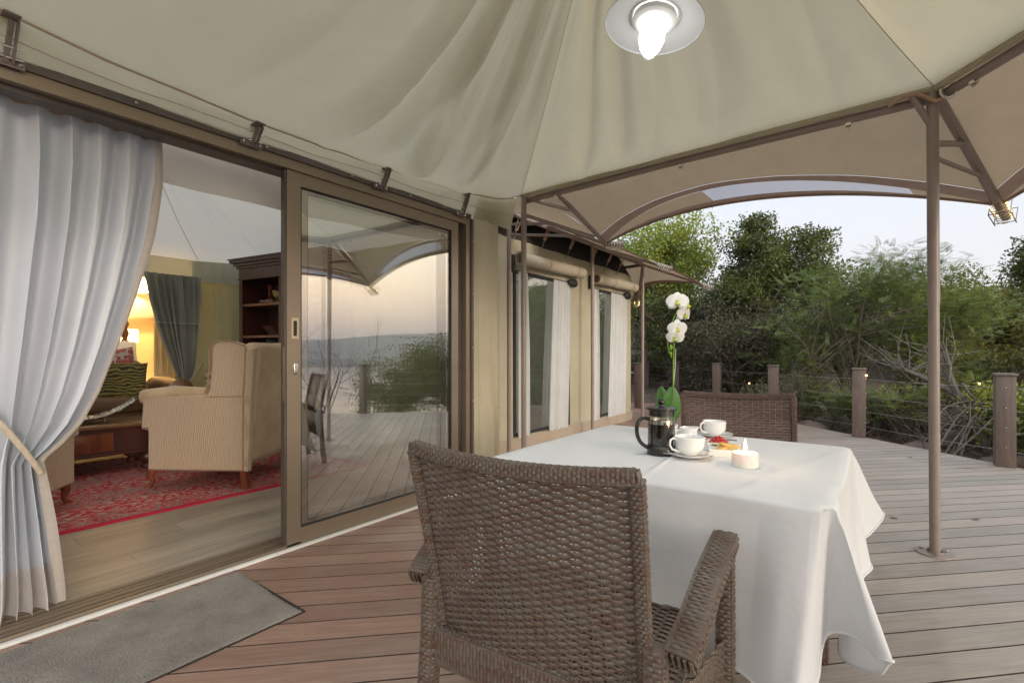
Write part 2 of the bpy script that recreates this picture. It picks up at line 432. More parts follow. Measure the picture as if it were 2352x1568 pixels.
# railing -----------------------------------------------------------
m_post = M('brown composite post', (.125, .09, .075), (.165, .125, .105), scale=6, rough=.6, stretch=(6, 6, .8), bump=.2, bscale=30, bdist=.003, rnd=.08)
m_wire = M('steel cable', (.42, .42, .42), rough=.35, metal=.9)
rail = thing('cable_railing', 'brown square posts strung with steel cables along the diagonal deck edge', 'railing', (1.05, 6.97, 0))
DR = Vector((-1.235, 1.235, 0)); A0 = Vector((1.05, 6.97, 0)); posts = [A0 + DR * i for i in range(-6, 7)]
def add_post(p, parent):
    mb = MB(); mb.rbox((p.x, p.y, .46), (.15, .15, .92), .006, n=1); o = obj('post', mb, m_post, parent, smooth=True, world=True)
    mb = MB(); mb.rbox((p.x, p.y, .932), (.175, .175, .03), .012, n=2); obj('cap', mb, m_post, o, world=True)
    mb = MB()
    for zz in (.2, .4, .6, .8):
        for dx, dy in ((.078, 0), (0, -.078)): mb.ball((p.x + dx, p.y + dy, zz), .008, 6, 4)
    obj('bolts', mb, m_chrome, o, world=True, kind='stuff')
for p in posts: add_post(p, rail)
for zz in (.16, .36, .57, .80):
    mb = MB(); pts = []
    for i in range(len(posts) - 1):
        a, b = posts[i], posts[i + 1]
        for q in range(6):
            t = q / 6; c = a.lerp(b, t); pts.append((c.x, c.y, zz - .012 * sin(pi * t)))
    pts.append((posts[-1].x, posts[-1].y, zz))
    mb.tube(pts, .0028, 5); obj('cable', mb, m_wire, rail, world=True)
ep = P(1467.6, 936); rp = thing('gate_post', 'lone brown post beside the far tent holding a steel chain', 'post', ep)
add_post(ep, rp)
mb = MB(); e2 = Vector((-5.3, 8.9, .62)); a = ep + Vector((-.08, 0, .78))
for q in range(26):
    t = q / 25; c = a.lerp(e2, t); c.z -= .25 * sin(pi * t)
    ang = (q % 2) * pi / 2
    R = (e2 - a).to_track_quat('Z', 'Y').to_matrix() @ Matrix.Rotation(ang, 3, 'Z')
    pts = [c + R @ Vector((.018 * cos(g), 0, .036 * sin(g))) for g in np.linspace(0, 2 * pi, 9)]
    mb.tube(pts, .006, 5, cap=False)
tag(obj('chain', mb, m_chrome, None, world=True, loc=ep), 'steel chain hanging from the lone post to the far tent', 'chain')

# ------------------------------------------------------------------ porch canopy
PK = Vector((-.70, 1.73, 3.52))
fac = [(-.23, 2.52), (.307, 2.45), (.634, 2.41), (.95, 2.40), (1.24, 2.385), (1.7, 2.39), (2.14, 2.414), (2.95, 2.452), (3.3, 2.50), (3.5, 2.55), (3.69, 2.63)]
def facz(y): return float(np.interp(y, [q[0] for q in fac], [q[1] for q in fac]))
cA, cB, cC = Vector((-2.66, 3.69, 2.63)), Vector((.27, 3.69, 2.68)), Vector((1.22, 2.52, 2.70))
cC2, cB2, cA2 = Vector((1.22, .94, 2.70)), Vector((.27, -.23, 2.68)), Vector((-2.66, -.23, 2.52))
corners = [cA2, cA, cB, cC, cC2, cB2]
def edge_pt(k, a):
    p, q = corners[k], corners[(k + 1) % 6]; c = p.lerp(q, a)
    if k == 0: c.z = facz(c.y)
    return c
def nz1(x, seed):
    i = math.floor(x); f = x - i; f = f * f * (3 - 2 * f)
    h = lambda n: (math.sin((n + seed * 17.13) * 127.1) * 43758.5453) % 1
    return h(i) * (1 - f) + h(i + 1) * f
def wrk(k, a, t):
    e = corners[k]; g = corners[(k + 1) % 6]; L = (g - e).length; x = a * L
    amp = {0: .2 + 1.5 * max(0, min(1, (x - 1.2) / 1.2)), 1: .85 - .7 * a, 5: .5}.get(k, .22)
    s_ = 0
    s_ += (1 - abs(2 * nz1(x * 2.9 + 4 * k + .3 * sin(t * 5 + x), 1) - 1) * 1.6) * .75
    s_ += (nz1(x * 6.0 + 9 * k + .6 * sin(t * 4), 2) - .5) * .55
    s_ += (nz1(x * 3.2 + t * 5 + 3 * k, 7) - .5) * .3
    env = min(1, max(0, (t - .08) / .4)) * min(1, (1.0 - t) / .16 * .88 + .12)
    pin = min(1, a / .06) * min(1, (1 - a) / .06)
    loc = .45 + .9 * nz1(x * 1.7 + t * 3 + k * 3, 5)
    return .122 * amp * env * pin * s_ * loc
def canopy_pt(k, a, t):
    E = edge_pt(k, a); c = PK.lerp(E, t)
    sag = .10 * 4 * t * (1 - t) * .55 + .05 * sin(pi * a) * sin(pi * t) 
    c.z += -sag - wrk(k, a, t)
    return c
canopy = thing('porch_canopy', 'olive beige canvas canopy stretched over the porch with creased panels and a hanging lamp', 'canopy', PK)
for k in range(6):
    mb = MB(); n = 170 if k in (0, 1) else 60
    mb.grid(lambda a, t: canopy_pt(k, a, t), n, 64)
    obj('canvas_panel', mb, m_canvas, canopy, world=True, smooth=2)
    mb = MB()
    mb.tube([canopy_pt(k, 0, t / 40) + Vector((0, 0, -.0005)) for t in range(1, 41)], .0024, 6, flat=.5)
    obj('seam', mb, m_seam, canopy, world=True)
mb = MB(); mb.tube([edge_pt(0, t / 60) + Vector((.006, 0, -.001)) for t in range(61)], .0055, 8)
obj('edge_cord', mb, m_seamp, canopy, world=True)
for k in (1, 2, 3, 4):                      # rolled lower edge of the canvas, inside the beam
    mb = MB(); mb.tube([edge_pt(k, t / 30) + Vector((0, 0, -.012)) for t in range(31)], .02, 8)
    obj('edge_roll', mb, m_canvas2, canopy, world=True)
for a, b in ((cA, cB), (cB, cC), (cC, cC2), (cC2, cB2)):
    d = (b - a).normalized(); nrm = Vector((d.y, -d.x, 0)) * -1
    if nrm.dot((a + b) / 2 - PK) < 0: nrm = -nrm
    mb = MB(); o_ = nrm * .05 + Vector((0, 0, -.045)); mb.tube([a + o_, a.lerp(b, .5) + o_ + Vector((0, 0, .012)), b + o_], .028, 12)
    bm_ = obj('beam', mb, m_steel, canopy, world=True)
    mb = MB()
    for t in (.12, .5, .86):
        c = a.lerp(b, t) + o_ + Vector((0, 0, -.03)); mb.box(c, (.03, .03, .02), atan2(d.y, d.x)); mb.ball(c + Vector((0, 0, -.02)), .008, 6, 4)
    obj('clips', mb, m_chrome, bm_, world=True, kind='stuff')

# porch poles -----------------------------------------------------
def pole(base, top, r, label, plate=True, group='steel poles holding up the porch and tent roofs'):
    t = thing('tent_pole', label, 'pole', base, group=group)
    mb = MB(); mb.tube([base, base + (top - base) * .56, ], r * .92, 16); obj('lower_tube', mb, m_steel, t, world=True)
    mb = MB(); mb.tube([base + (top - base) * .54, top], r, 16); obj('upper_tube', mb, m_steel, t, world=True)
    if plate:
        mb = MB(); mb.lathe([(.001, .008), (.088, .008), (.09, .004), (.09, 0)], base, 28)
        mb.lathe([(r * 1.3, .02), (r * 1.3, .008)], base, 20)
        pl = obj('base_plate', mb, m_steel, t, world=True)
        mb = MB()
        for a in (.6, .6 + 2 * pi / 3, .6 + 4 * pi / 3): mb.lathe([(.001, .02), (.01, .019), (.01, .008)], base + Vector((.066 * cos(a), .066 * sin(a), 0)), 8)
        obj('bolts', mb, m_chrome, pl, world=True, kind='stuff')
    return t
def string_light(tip, d, label, lit=True):
    t = thing('string_light', label, 'string light', tip, group='clear string lights wound on the strut ends')
    mb = MB(); mb.tube([tip - d * .05, tip + d * .16], .03, 10); obj('strut_end', mb, m_steeld, t, world=True)
    mb = MB()
    up = Vector((0, 0, 1)); sd = d.cross(up).normalized(); n_ = sd.cross(d)
    for q in range(2):
        c = tip + d * (.02 + .12 * q); w_ = .055
        pts = [c + sd * (w_ * sx) + n_ * (w_ * sy) for sx, sy in ((-1, -1), (1, -1), (1, 1), (-1, 1), (-1, -1))]
        mb.tube(pts, .0035, 5)
    for sx in (-1, 1): mb.tube([tip + sd * .055 * sx - n_ * .055 + d * .02, tip + sd * .055 * sx - n_ * .055 + d * .16], .0035, 5)
    obj('wire_cage', mb, m_steeld, t, world=True)
    mb = MB(); pts = []
    for q in range(60):
        a = q * .62; pts.append(tip + d * (-.03 + .17 * q / 60) + sd * (.046 * cos(a)) + n_ * (.046 * sin(a)) - n_ * .02)
    mb.tube(pts, .0032, 5); obj('clear_cord', mb, m_cord, t, world=True)
    mb = MB()
    for q in range(0, 60, 5): mb.ball(pts[q], .0065, 6, 4)
    obj('bulbs', mb, m_bulb if lit else m_cord, t, world=True, kind='stuff')
    return t
m_cord = M('clear plastic cord', (.62, .58, .42), rough=.15, spec=.6)
m_bulb = emis('warm led bulb', (1, .62, .22), 2.6)

polB = pole(Vector((.273, 3.69, 0)), Vector((.262, 3.70, 2.66)), .0285, 'tall steel pole at the porch corner bolted to the deck by a round plate')
polA = pole(Vector((-2.63, 3.69, 0)), Vector((-2.63, 3.69, 2.62)), .026, 'steel pole standing where the porch roof meets the near tent wall')
tipA = Vector((-2.27, 4.66, 2.30)); tipB = Vector((.68, 4.68, 2.17))
def strut(t, a, b, r=.02, n='strut'):
    mb = MB(); mb.tube([a, b], r, 10); obj(n, mb, m_steel, t, world=True)
# corner B: heavy outer strut, braces, webbing and hook
topB = Vector((.262, 3.70, 2.66))
strut(polB, topB + Vector((.02, .05, .0)), tipB, .028)
mid = topB.lerp(tipB, .42); mid2 = topB.lerp(tipB, .72)
strut(polB, Vector((.265, 3.70, 2.36)), mid, .018, 'brace'); strut(polB, Vector((.266, 3.70, 2.28)), mid2, .013, 'brace')
strut(polB, Vector((.265, 3.695, 2.44)), Vector((.17, 3.66, 2.64)), .017, 'brace')
mb = MB(); mb.tube([(.06, 3.66, 2.62), (.12, 3.65, 2.655), (.2, 3.65, 2.64), (.27, 3.655, 2.585), (.31, 3.68, 2.60)], .018, 8, flat=.6); obj('webbing', mb, m_strap, polB, world=True)
mb = MB(); mb.tube([Vector((.33, 3.66, 2.63)) + Vector((.035 * cos(a), 0, .04 * sin(a))) for a in np.linspace(0, 2 * pi, 14)], .009, 6); obj('ratchet_ring', mb, m_chrome, polB, world=True)
# corner A truss
topA = Vector((-2.63, 3.69, 2.60))
strut(polA, topA + Vector((0.22, .10, .10)), tipA, .022); strut(polA, Vector((-2.63, 3.69, 2.44)), tipA.lerp(topA, .16) + Vector((0, 0, .0)), .018, 'brace')
strut(polA, topA, topA.lerp(tipA, .42) + Vector((.11, 0, .06)), .016, 'brace')
dB = (tipB - topB).normalized(); dA = (tipA - topA).normalized()
string_light(tipB, dB, 'string light in a wire cage on the strut outside the tall porch pole', True)
string_light(tipA + Vector((.02, .03, 0)), Vector((.8, .6, -.05)).normalized(), 'string light where the porch strut meets the first far tent strut', False)

# outer fly round the porch --------------------------------------
fly = thing('outer_fly', 'brown beige outer fly sheet with scalloped edge beyond the porch beam', 'fly sheet', PK)
tipC = Vector((2.28, 3.30, 2.2)); tipC2 = Vector((2.3, .5, 2.2)); tipB2 = Vector((.6, -1.3, 2.2))
flyE = [(cA, cB, tipA, tipB), (cB, cC, tipB, tipC), (cC, cC2, tipC, tipC2), (cC2, cB2, tipC2, tipB2)]
for i, (a, b, ta, tb) in enumerate(flyE):
    up = Vector((0, 0, .05))
    L = (tb - ta).length; mid_in = ((a + b) / 2 - (ta + tb) / 2); mid_in.z = 0; mid_in.normalize()
    def outer(s_, dep, ex=0, a=a, b=b, ta=ta, tb=tb, mid_in=mid_in, L=L):
        c = ta.lerp(tb, s_); q = 4 * s_ * (1 - s_)
        return c + mid_in * (dep * q * L / 3) + Vector((0, 0, (.30 - ex) * q * L / 3))
    up = Vector((0, 0, .055))
    def fp(s_, t, inn=.44):
        p0 = a.lerp(b, s_) + up; p1 = outer(s_, inn); c = p0.lerp(p1, t)
        c.z += .05 * sin(pi * t) * (1 - .6 * sin(pi * s_)) - .012 * sin(s_ * 40 + 6 * t) * t * (1 - t) * (1 if i == 0 else .5) - .02 * nz1(s_ * 9 + 3 * t, 4) * sin(pi * t)
        return c
    mb = MB(); mb.grid(lambda s_, t: fp(s_, t * .90), 60, 16); obj('canvas', mb, m_fly, fly, world=True)
    mb = MB(); mb.grid(lambda s_, t: fp(s_, .90 + .10 * t + .0) + Vector((0, 0, -.002)), 60, 2); obj('hem', mb, m_hem, fly, world=True)
    # shade net strip between the fly and its lower binding, shaped corner gores
    def netp(s_, t):
        p0 = outer(s_, .44); p1 = outer(s_, .20, .085); 
        return p0.lerp(p1, t)
    s0, s1 = (.42, .86) if i == 0 else (.14, .86)
    mb = MB(); mb.grid(lambda q, t: netp(s0 + (s1 - s0) * q, .02 + .70 * t), 40, 3); obj('shade_net', mb, None or bpy.data.materials.get('net') or (lambda: None)() or M('net', (.42, .42, .43), (.72, .73, .76), scale=260, rough=.8, transl=.7, tcol=(.42, .42, .45), ramp=(.45, .55)), fly, world=True)
    for (q0, q1) in ((0, s0), (s1, 1)):
        mb = MB(); mb.grid(lambda q, t: netp(q0 + (q1 - q0) * q, .02 + .70 * t), 14, 3); obj('gore', mb, m_fly, fly, world=True)
    mb = MB(); mb.grid(lambda q, t: netp(q, .72 + .28 * t), 60, 1); obj('hem', mb, m_hem, fly, world=True)
    mb = MB(); mb.tube([netp(q / 50, 1.0) for q in range(51)], .012, 6); obj('edge_rope', mb, m_hem, fly, world=True)
side_a, side_b = cA + Vector((-.0, 0, .05)), Vector((-3.30, 4.16, 2.72))
mb = MB(); mb.grid(lambda s_, t: side_a.lerp(side_b, s_).lerp(tipA + Vector((-.01, -.005, .03)), t * .985) + Vector((0, 0, -.05 * sin(pi * s_) * (1 - t) + .03 * sin(pi * t))), 14, 16); obj('corner_canvas', mb, m_fly, fly, world=True)
strutC = pole(Vector((1.22, 2.52, 0)), Vector((1.22, 2.52, 2.68)), .0285, 'steel pole at the outer porch corner beyond the frame'); strut(strutC, Vector((1.24, 2.55, 2.66)), tipC, .028)
polB2 = pole(Vector((.27, -.23, 0)), Vector((.27, -.23, 2.66)), .0285, 'steel pole at the rear porch corner behind the viewer')
polC2 = pole(Vector((1.22, .94, 0)), Vector((1.22, .94, 2.68)), .0285, 'steel pole on the open side of the porch beyond the frame'); strut(polC2, Vector((1.24, .9, 2.66)), tipC2, .028)

# ------------------------------------------------------------------ porch lamp
lc = Vector((-.655, 1.745, 2.36))
lamp = thing('porch_lamp', 'lit pendant lamp with white enamel shade and glass bulb jar under the canopy', 'lamp', lc)
Rl = Matrix.Rotation(radians(7), 3, 'Y') @ Matrix.Rotation(radians(-6), 3, 'X')
m_enam = M('white enamel', (.58, .60, .61), rough=.22, coat=.5)
mb = MB(); mb.lathe([(.178, 0), (.176, .006), (.12, .022), (.082, .034), (.078, .036), (.05, .075), (.02, .09), (.001, .092)], lc, 48, Rl); obj('shade', mb, m_enam, lamp, world=True, thick=.002)
mb = MB(); mb.lathe([(.092, .024), (.096, .030), (.092, .036)], lc, 40, Rl); obj('shade_ring', mb, m_white, lamp, world=True)
mb = MB(); mb.lathe([(.078, .03), (.080, .012), (.068, .004), (.06, .004)], lc, 40, Rl); obj('collar', mb, m_white, lamp, world=True)
m_jar = pane_mat('clear jar glass', .02, (.97, .98, .97), .02)
mb = MB(); mb.lathe([(.058, .01), (.060, -.03), (.052, -.075), (.036, -.108), (.016, -.128), (.001, -.132)], lc, 32, Rl); obj('glass_jar', mb, m_jar, lamp, world=True)
mb = MB(); mb.lathe([(.018, .03), (.034, .0), (.046, -.03), (.046, -.06), (.036, -.09), (.02, -.112), (.001, -.12)], lc, 24, Rl); obj('bulb', mb, emis('lit bulb', (1, .98, .95), 3.2), lamp, world=True)
mb = MB(); mb.tube([lc + Rl @ Vector((0, 0, .09)), PK + Vector((.0, 0, -.02))], .007, 8); obj('cord', mb, m_steeld, lamp, world=True)
def pt(name, loc, power, color=(1, 1, 1), size=.03, parent=None):
    d = bpy.data.lights.new(name, 'POINT'); d.energy = power; d.color = color; d.shadow_soft_size = size
    o = bpy.data.objects.new(name, d); COL.objects.link(o); o.location = loc
    return o
pt('porch_lamp_glow', lc + Vector((0, 0, -.19)), .35, (1, .97, .93), .03)
sp_ = bpy.data.lights.new('porch_lamp_light', 'SPOT'); sp_.energy = 15; sp_.color = (.90, .96, 1); sp_.spot_size = radians(165); sp_.spot_blend = .6; sp_.shadow_soft_size = .05
so_ = bpy.data.objects.new('porch_lamp_light', sp_); COL.objects.link(so_); so_.location = lc + Vector((0, 0, -.145))

# ------------------------------------------------------------------ main tent
XF = -2.74
tent = thing('main_tent', 'canvas tent front with bronze sliding door frame, wall flap and lounge inside', 'tent', (-4.9, 1.6, 0))
# flap of canvas between frame and canopy edge
def flap(a, t):
    y = -.4 + 4.02 * a; z0 = 2.30; z1 = facz(min(3.5, max(-.2, y))) + .03 
    return Vector((-2.735 + .065 * t + .012 * sin(y * 7) * sin(pi * t) + .006 * sin(y * 23) * t, y, z0 + (z1 - z0) * t))
mb = MB(); mb.grid(flap, 120, 8); obj('canvas_flap', mb, m_canvas, tent, world=True)
mb = MB(); mb.tube([flap(a / 80, .42) + Vector((.003, 0, 0)) for a in range(81)], .0022, 5); obj('stitch_line', mb, m_seamp, tent, world=True)
# wall right of the door, bending round the corner
wallpts = [(-2.745, 3.10), (-2.735, 3.25), (-2.745, 3.42), (-2.78, 3.50), (-2.88, 3.60), (-3.3, 3.62), (-4.2, 3.60)]
def wp(a):
    q = a * (len(wallpts) - 1); i = min(int(q), len(wallpts) - 2); f = q - i; return Vector((*[wallpts[i][j] * (1 - f) + wallpts[i + 1][j] * f for j in (0, 1)], 0))
def wallf(a, t):
    c = wp(a); c.x += .010 * sin(a * 31 + 2 * t) * (.3 + nz1(t * 5 + a * 8, 8)); c.z = -.0 + 2.66 * t - (.0 if c.y < 3.45 else .04); return c
mb = MB(); mb.grid(wallf, 70, 40); obj('wall_canvas', mb, m_canvas2, tent, world=True)
mb = MB()
mb.grid(lambda a, t: wallf(a * .6, t * .26) + Vector((.012 + .006 * sin(a * 30), 0, 0)), 30, 10); obj('mud_flap', mb, m_canvas2, tent, world=True)
# door frame
Y0, Y1 = -.55, 3.065
fr = MB(); fr.b2((XF - .02, Y0, 2.285), (XF + .012, Y1, 2.322)); fro = obj('top_strip', fr, m_alud, tent, world=True, smooth=False)
mb = MB(); mb.b2((XF - .13, Y0, 2.228), (XF, Y1 - .002, 2.284)); obj('door_head', mb, m_alu, tent, world=True, smooth=False)
mb = MB(); mb.b2((XF - .125, Y0, 2.205), (XF - .045, Y1 - .05, 2.227)); mb.b2((XF - .225, Y0, 2.245), (XF - .17, Y1 - .05, 2.29)); obj('curtain_track', mb, m_alud, tent, world=True, smooth=False)
mb = MB(); mb.b2((XF - .13, Y1 - .05, .0), (XF, Y1, 2.227)); obj('door_jamb', mb, m_alu, tent, world=True, smooth=False)
mb = MB(); mb.b2((XF - .128, Y1 - .115, .0), (XF - .05, Y1 - .052, 2.226)); obj('jamb_channel', mb, m_alud, tent, world=True, smooth=False)
mb = MB(); mb.b2((XF - .01, Y1 + .002, .0), (XF + .014, Y1 + .03, 2.284)); s_ = obj('side_strip', mb, m_alud, tent, world=True, smooth=False)
mb = MB()
for z in (.3, .75, 1.2, 1.65, 2.1): mb.ball((XF + .015, Y1 + .016, z), .006, 6, 4)
obj('screws', mb, m_brass, s_, world=True, kind='stuff')
mb = MB()
for y in (.2, .75, 1.35, 1.9, 2.4, 2.75): mb.ball((XF + .013, y, 2.303), .007, 6, 4)
obj('screws', mb, m_brass, fro, world=True, kind='stuff')
mb = MB(); mb.b2((XF - .21, Y0, .0), (XF - .004, Y1 - .06, .012))
for xx in (XF - .19, XF - .135, XF - .105, XF - .05, XF - .02): mb.b2((xx, Y0, .012), (xx + .008, Y1 - .06, .026))
obj('sill_track', mb, m_alu, tent, world=True, smooth=False)
mb = MB(); mb.b2((XF - .003, Y0, .001), (XF + .022, Y1 + .0, .014)); obj('sill_strip', mb, m_white, tent, world=True, smooth=False)
# hooks that tie the canopy edge to the frame
for y in (.327, 1.262, 2.125, 2.93):
    mb = MB(); z1 = facz(y) - .0
    mb.rbox((XF + .02, y, 2.29), (.006, .115, .035), .0029, n=1)
    mb.bar((XF + .022, y, 2.285), (XF + .075, y + .012, z1 - .012), .016, .012); mb.bar((XF + .03, y + .02, 2.285), (XF + .085, y + .03, z1 - .012), .005, .02)
    mb.bar((XF + .02, y, z1 - .01), (XF + .11, y + .01, z1 - .004), .05, .006)
    h_ = obj('hook_bracket', mb, m_steeld, tent, world=True, smooth=False)
    mb = MB(); mb.ball((XF + .026, y - .042, 2.29), .008, 6, 4); mb.ball((XF + .026, y + .042, 2.29), .008, 6, 4); mb.tube([(XF + .03, y - .02, 2.305), (XF + .035, y + .05, 2.305)], .005, 6)
    mb.tube([(XF + .045, y - .015, 2.34), (XF + .05, y + .045, 2.34)], .005, 6)
    obj('bolts', mb, m_chrome, h_, world=True, kind='stuff')

# sliding doors ----------------------------------------------------
def sliding(y0, y1, x, label, lock=True):
    d = thing('sliding_door', label, 'door', (x, y0, 0), group='bronze framed sliding glass doors')
    zt, zb = 2.226, .016; st = .085; xd = .034
    for nm, a, b in (('stile', (x - xd, y0, zb), (x, y0 + st, zt)), ('stile', (x - xd, y1 - st * .9, zb), (x, y1, zt)), ('top_rail', (x - xd + .001, y0 + st, zt - .078), (x - .001, y1 - st * .9, zt)), ('bottom_rail', (x - xd + .001, y0 + st, zb), (x - .001, y1 - st * .9, zb + .092))):
        mb = MB(); mb.b2(a, b); obj(nm, mb, m_alu, d, world=True, smooth=False)
    g0, g1 = y0 + st, y1 - st * .9
    mb = MB()
    for a, b in (((x - xd + .004, g0, zb + .092), (x - .004, g0 + .008, zt - .078)), ((x - xd + .004, g1 - .008, zb + .092), (x - .004, g1, zt - .078)), ((x - xd + .004, g0 + .008, zt - .086), (x - .004, g1 - .008, zt - .078)), ((x - xd + .004, g0 + .008, zb + .092), (x - .004, g1 - .008, zb + .1))): mb.b2(a, b)
    obj('gasket', mb, m_black, d, world=True, smooth=False)
    xx = x - .017
    mb = MB(); mb.add([(xx, g0 + .005, zb + .095), (xx, g1 - .005, zb + .095), (xx, g1 - .005, zt - .081), (xx, g0 + .005, zt - .081)], [(0, 1, 2, 3)])
    obj('glass_pane', mb, m_glass, d, world=True, smooth=False)
    if lock:
        mb = MB(); mb.b2((x - xd - .012, y0 - .012, zb + .02), (x - .006, y0 - .001, zt - .01)); obj('edge_channel', mb, m_alud, d, world=True, smooth=False)
        yh = y0 + .048; zh = H + (811 - 754) / 1114 * 2.87
        mb = MB(); 
        for a, b in (((x, yh - .022, zh - .062), (x + .005, yh - .011, zh + .062)), ((x, yh + .011, zh - .062), (x + .005, yh + .022, zh + .062)), ((x, yh - .011, zh + .045), (x + .005, yh + .011, zh + .062)), ((x, yh - .011, zh - .062), (x + .005, yh + .011, zh - .045))): mb.b2(a, b)
        hd = obj('handle', mb, m_brass, d, world=True, smooth=False)
        mb = MB(); mb.b2((x + .0005, yh - .011, zh - .045), (x + .002, yh + .011, zh + .045)); obj('finger_recess', mb, m_black, hd, world=True, smooth=False)
        zl = H + (811 - 847) / 1114 * 2.87
        mb = MB(); mb.rbox((x + .004, yh + .004, zl), (.008, .024, .066), .003, n=1); mb.b2((x + .008, yh + .0, zl - .018), (x + .016, yh + .008, zl + .012)); mb.tube([(x + .006, yh + .004, zl + .012), (x + .018, yh + .004, zl + .012)], .010, 12)
        obj('lock', mb, m_chrome, d, world=True)
        mb = MB(); mb.b2((x - .026, y0 - .0145, zl - .19), (x - .012, y0 - .0125, zl + .13)); obj('lock_plate', mb, m_chrome, d, world=True, smooth=False)
    return d
sliding(1.478, 2.93, XF - .012, 'front bronze sliding glass door with flush handle and keyhole lock')
sliding(1.56, 2.985, XF - .082, 'rear bronze sliding glass door standing just behind the front one', lock=False)

# door mat ----------------------------------------------------------
m_mat = M('grey pile mat', (.17, .152, .132), (.28, .25, .215), scale=5, rough=.95, bump=1.0, bscale=170, bdist=.01, detail=9, sheen=.3, c3=(.225, .2, .172))
mat_ = thing('door_mat', 'grey pile doormat lying on the boards in front of the door', 'mat', (-2.33, .45, 0))
mb = MB()
def matf(a, b):
    x = -2.665 + .632 * a; y = -.45 + 1.625 * b - .008 * a; j = .0035 * (RNG.random() - .5) + .002 * sin(x * 9 + y * 5)
    e = min(a, 1 - a, b, 1 - b); return (x, y, .004 + .009 * min(1, e * 60) + j)
mb.grid(matf, 150, 330); obj('pile', mb, m_mat, mat_, world=True, smooth=False)
mb = MB(); mb.b2((-2.667, -.452, .0005), (-2.030, 1.1755, .005)); obj('rubber_border', mb, m_black, mat_, world=True, smooth=False)

# ------------------------------------------------------------------ lounge inside the tent
m_lam = M('greyed oak laminate', (.28, .235, .185), (.44, .385, .32), scale=2.2, rough=.42, stretch=(9, .7, 1), detail=9, bump=.1, bscale=30, bdist=.002, rnd=.16, coords='world', ramp=(.3, .7))
lfl = bpy.data.objects.new('lounge_floor', None); COL.objects.link(lfl); lfl['kind'] = 'structure'
row = 0; x = -2.955
while x > -9.9:
    y = -1.2 - (row * .47 % 1.28)
    while y < 3.5:
        y0_, y1_ = max(y, -1.2), min(y + 1.28, 3.5)
        if y1_ - y0_ > .05:
            mb = MB(); mb.b2((x - .1915, y0_ + .001, -.0), (x, y1_ - .001, .02)); obj('plank', mb, m_lam, lfl, smooth=False)
        y += 1.28
    x -= .193; row += 1
m_lined = M('pale green tent lining', (.50, .54, .47), (.55, .58, .51), scale=2, rough=.9, transl=.25, tcol=(.55, .6, .56), bump=.2, bscale=200, bdist=.001)
m_ceil = M('grey ceiling lining', (.54, .54, .48), (.60, .59, .53), scale=2, rough=.9, transl=.5, tcol=(.72, .68, .58), bump=.2, bscale=200, bdist=.001)
m_gwall = M('olive green wall canvas', (.36, .37, .23), (.41, .42, .27), scale=2.4, rough=.9, transl=.2, bump=.2, bscale=200, bdist=.001)
# ceiling
RG = Vector((-4.9, 1.2, 3.55))
ring = [Vector((-2.86, -1.2, 2.30)), Vector((-2.86, 3.50, 2.30)), Vector((-6.72, 3.40, 2.33)), Vector((-7.06, 2.62, 2.33)), Vector((-7.10, -.3, 2.35)), Vector((-5.5, -1.3, 2.35))]
lin = thing('lounge_lining', 'pale tent lining of the lounge with ceiling, back wall and pale valance band', 'tent lining', RG)
for i in range(6):
    a, b = ring[i], ring[(i + 1) % 6]
    def cf(s_, t, a=a, b=b, i=i):
        c = RG.lerp(a.lerp(b, s_), t); c.z -= .16 * sin(pi * t) * .8 + .02 * (nz1(s_ * 14 + i, 3) - .5) * sin(pi * t); return c
    mb = MB(); mb.grid(cf, 50, 24); obj('ceiling_panel', mb, m_ceil, lin, world=True)
    mb = MB(); mb.tube([cf(0, t / 16) - Vector((0, 0, .004)) for t in range(1, 17)], .003, 5); obj('seam', mb, m_ceil, lin, world=True)
# wall path: back wall with an opening to the bedroom left of the drape, corner, end wall
def wallseg(p, q, z0, z1, mm, nm, n=24, sagb=0, off=0, par=lin):
    p, q = Vector(p), Vector(q); d = (q - p).normalized(); nr = Vector((d.y, -d.x, 0))
    mb = MB(); mb.grid(lambda a, t: p.lerp(q, a) + nr * (off + .008 * sin(a * 37) * (1 - t * .3)) + Vector((0, 0, z0 + (z1 - z0) * t - (sagb * sin(pi * a) * (1 - t)))), n, 6)
    return obj(nm, mb, mm, par, world=True)
wallseg((-7.08, 2.50, 0), (-6.76, 3.30, 0), .0, 2.34, m_gwall, 'wall_panel')
wallseg((-6.76, 3.30, 0), (-2.9, 3.50, 0), .0, 2.34, m_gwall, 'wall_panel')
wallseg((-7.1, -1.3, 0), (-7.08, .35, 0), .0, 2.34, m_gwall, 'wall_panel')
wallseg((-7.1, -1.32, 0), (-2.86, -1.3, 0), .0, 2.34, m_gwall, 'wall_panel')
wallseg((-7.06, -.3, 0), (-7.01, 2.56, 0), 2.08, 2.335, m_lined, 'valance', sagb=.03, off=.02)
wallseg((-7.01, 2.56, 0), (-6.7, 3.22, 0), 2.08, 2.335, m_lined, 'valance', sagb=.02, off=.02)
# the band of pale cloth hanging behind the door head
mb = MB(); mb.grid(lambda a, t: Vector((-3.06 + .012 * sin(a * 22), .55 + 2.45 * a, 2.30 - (2.30 - (2.075 + .05 * a - .03 * sin(pi * a))) * t)), 60, 4)
obj('pelmet', mb, M('sheer white cloth', (.82, .81, .79), (.86, .85, .83), scale=6, rough=.9, transl=.4), lin, world=True)

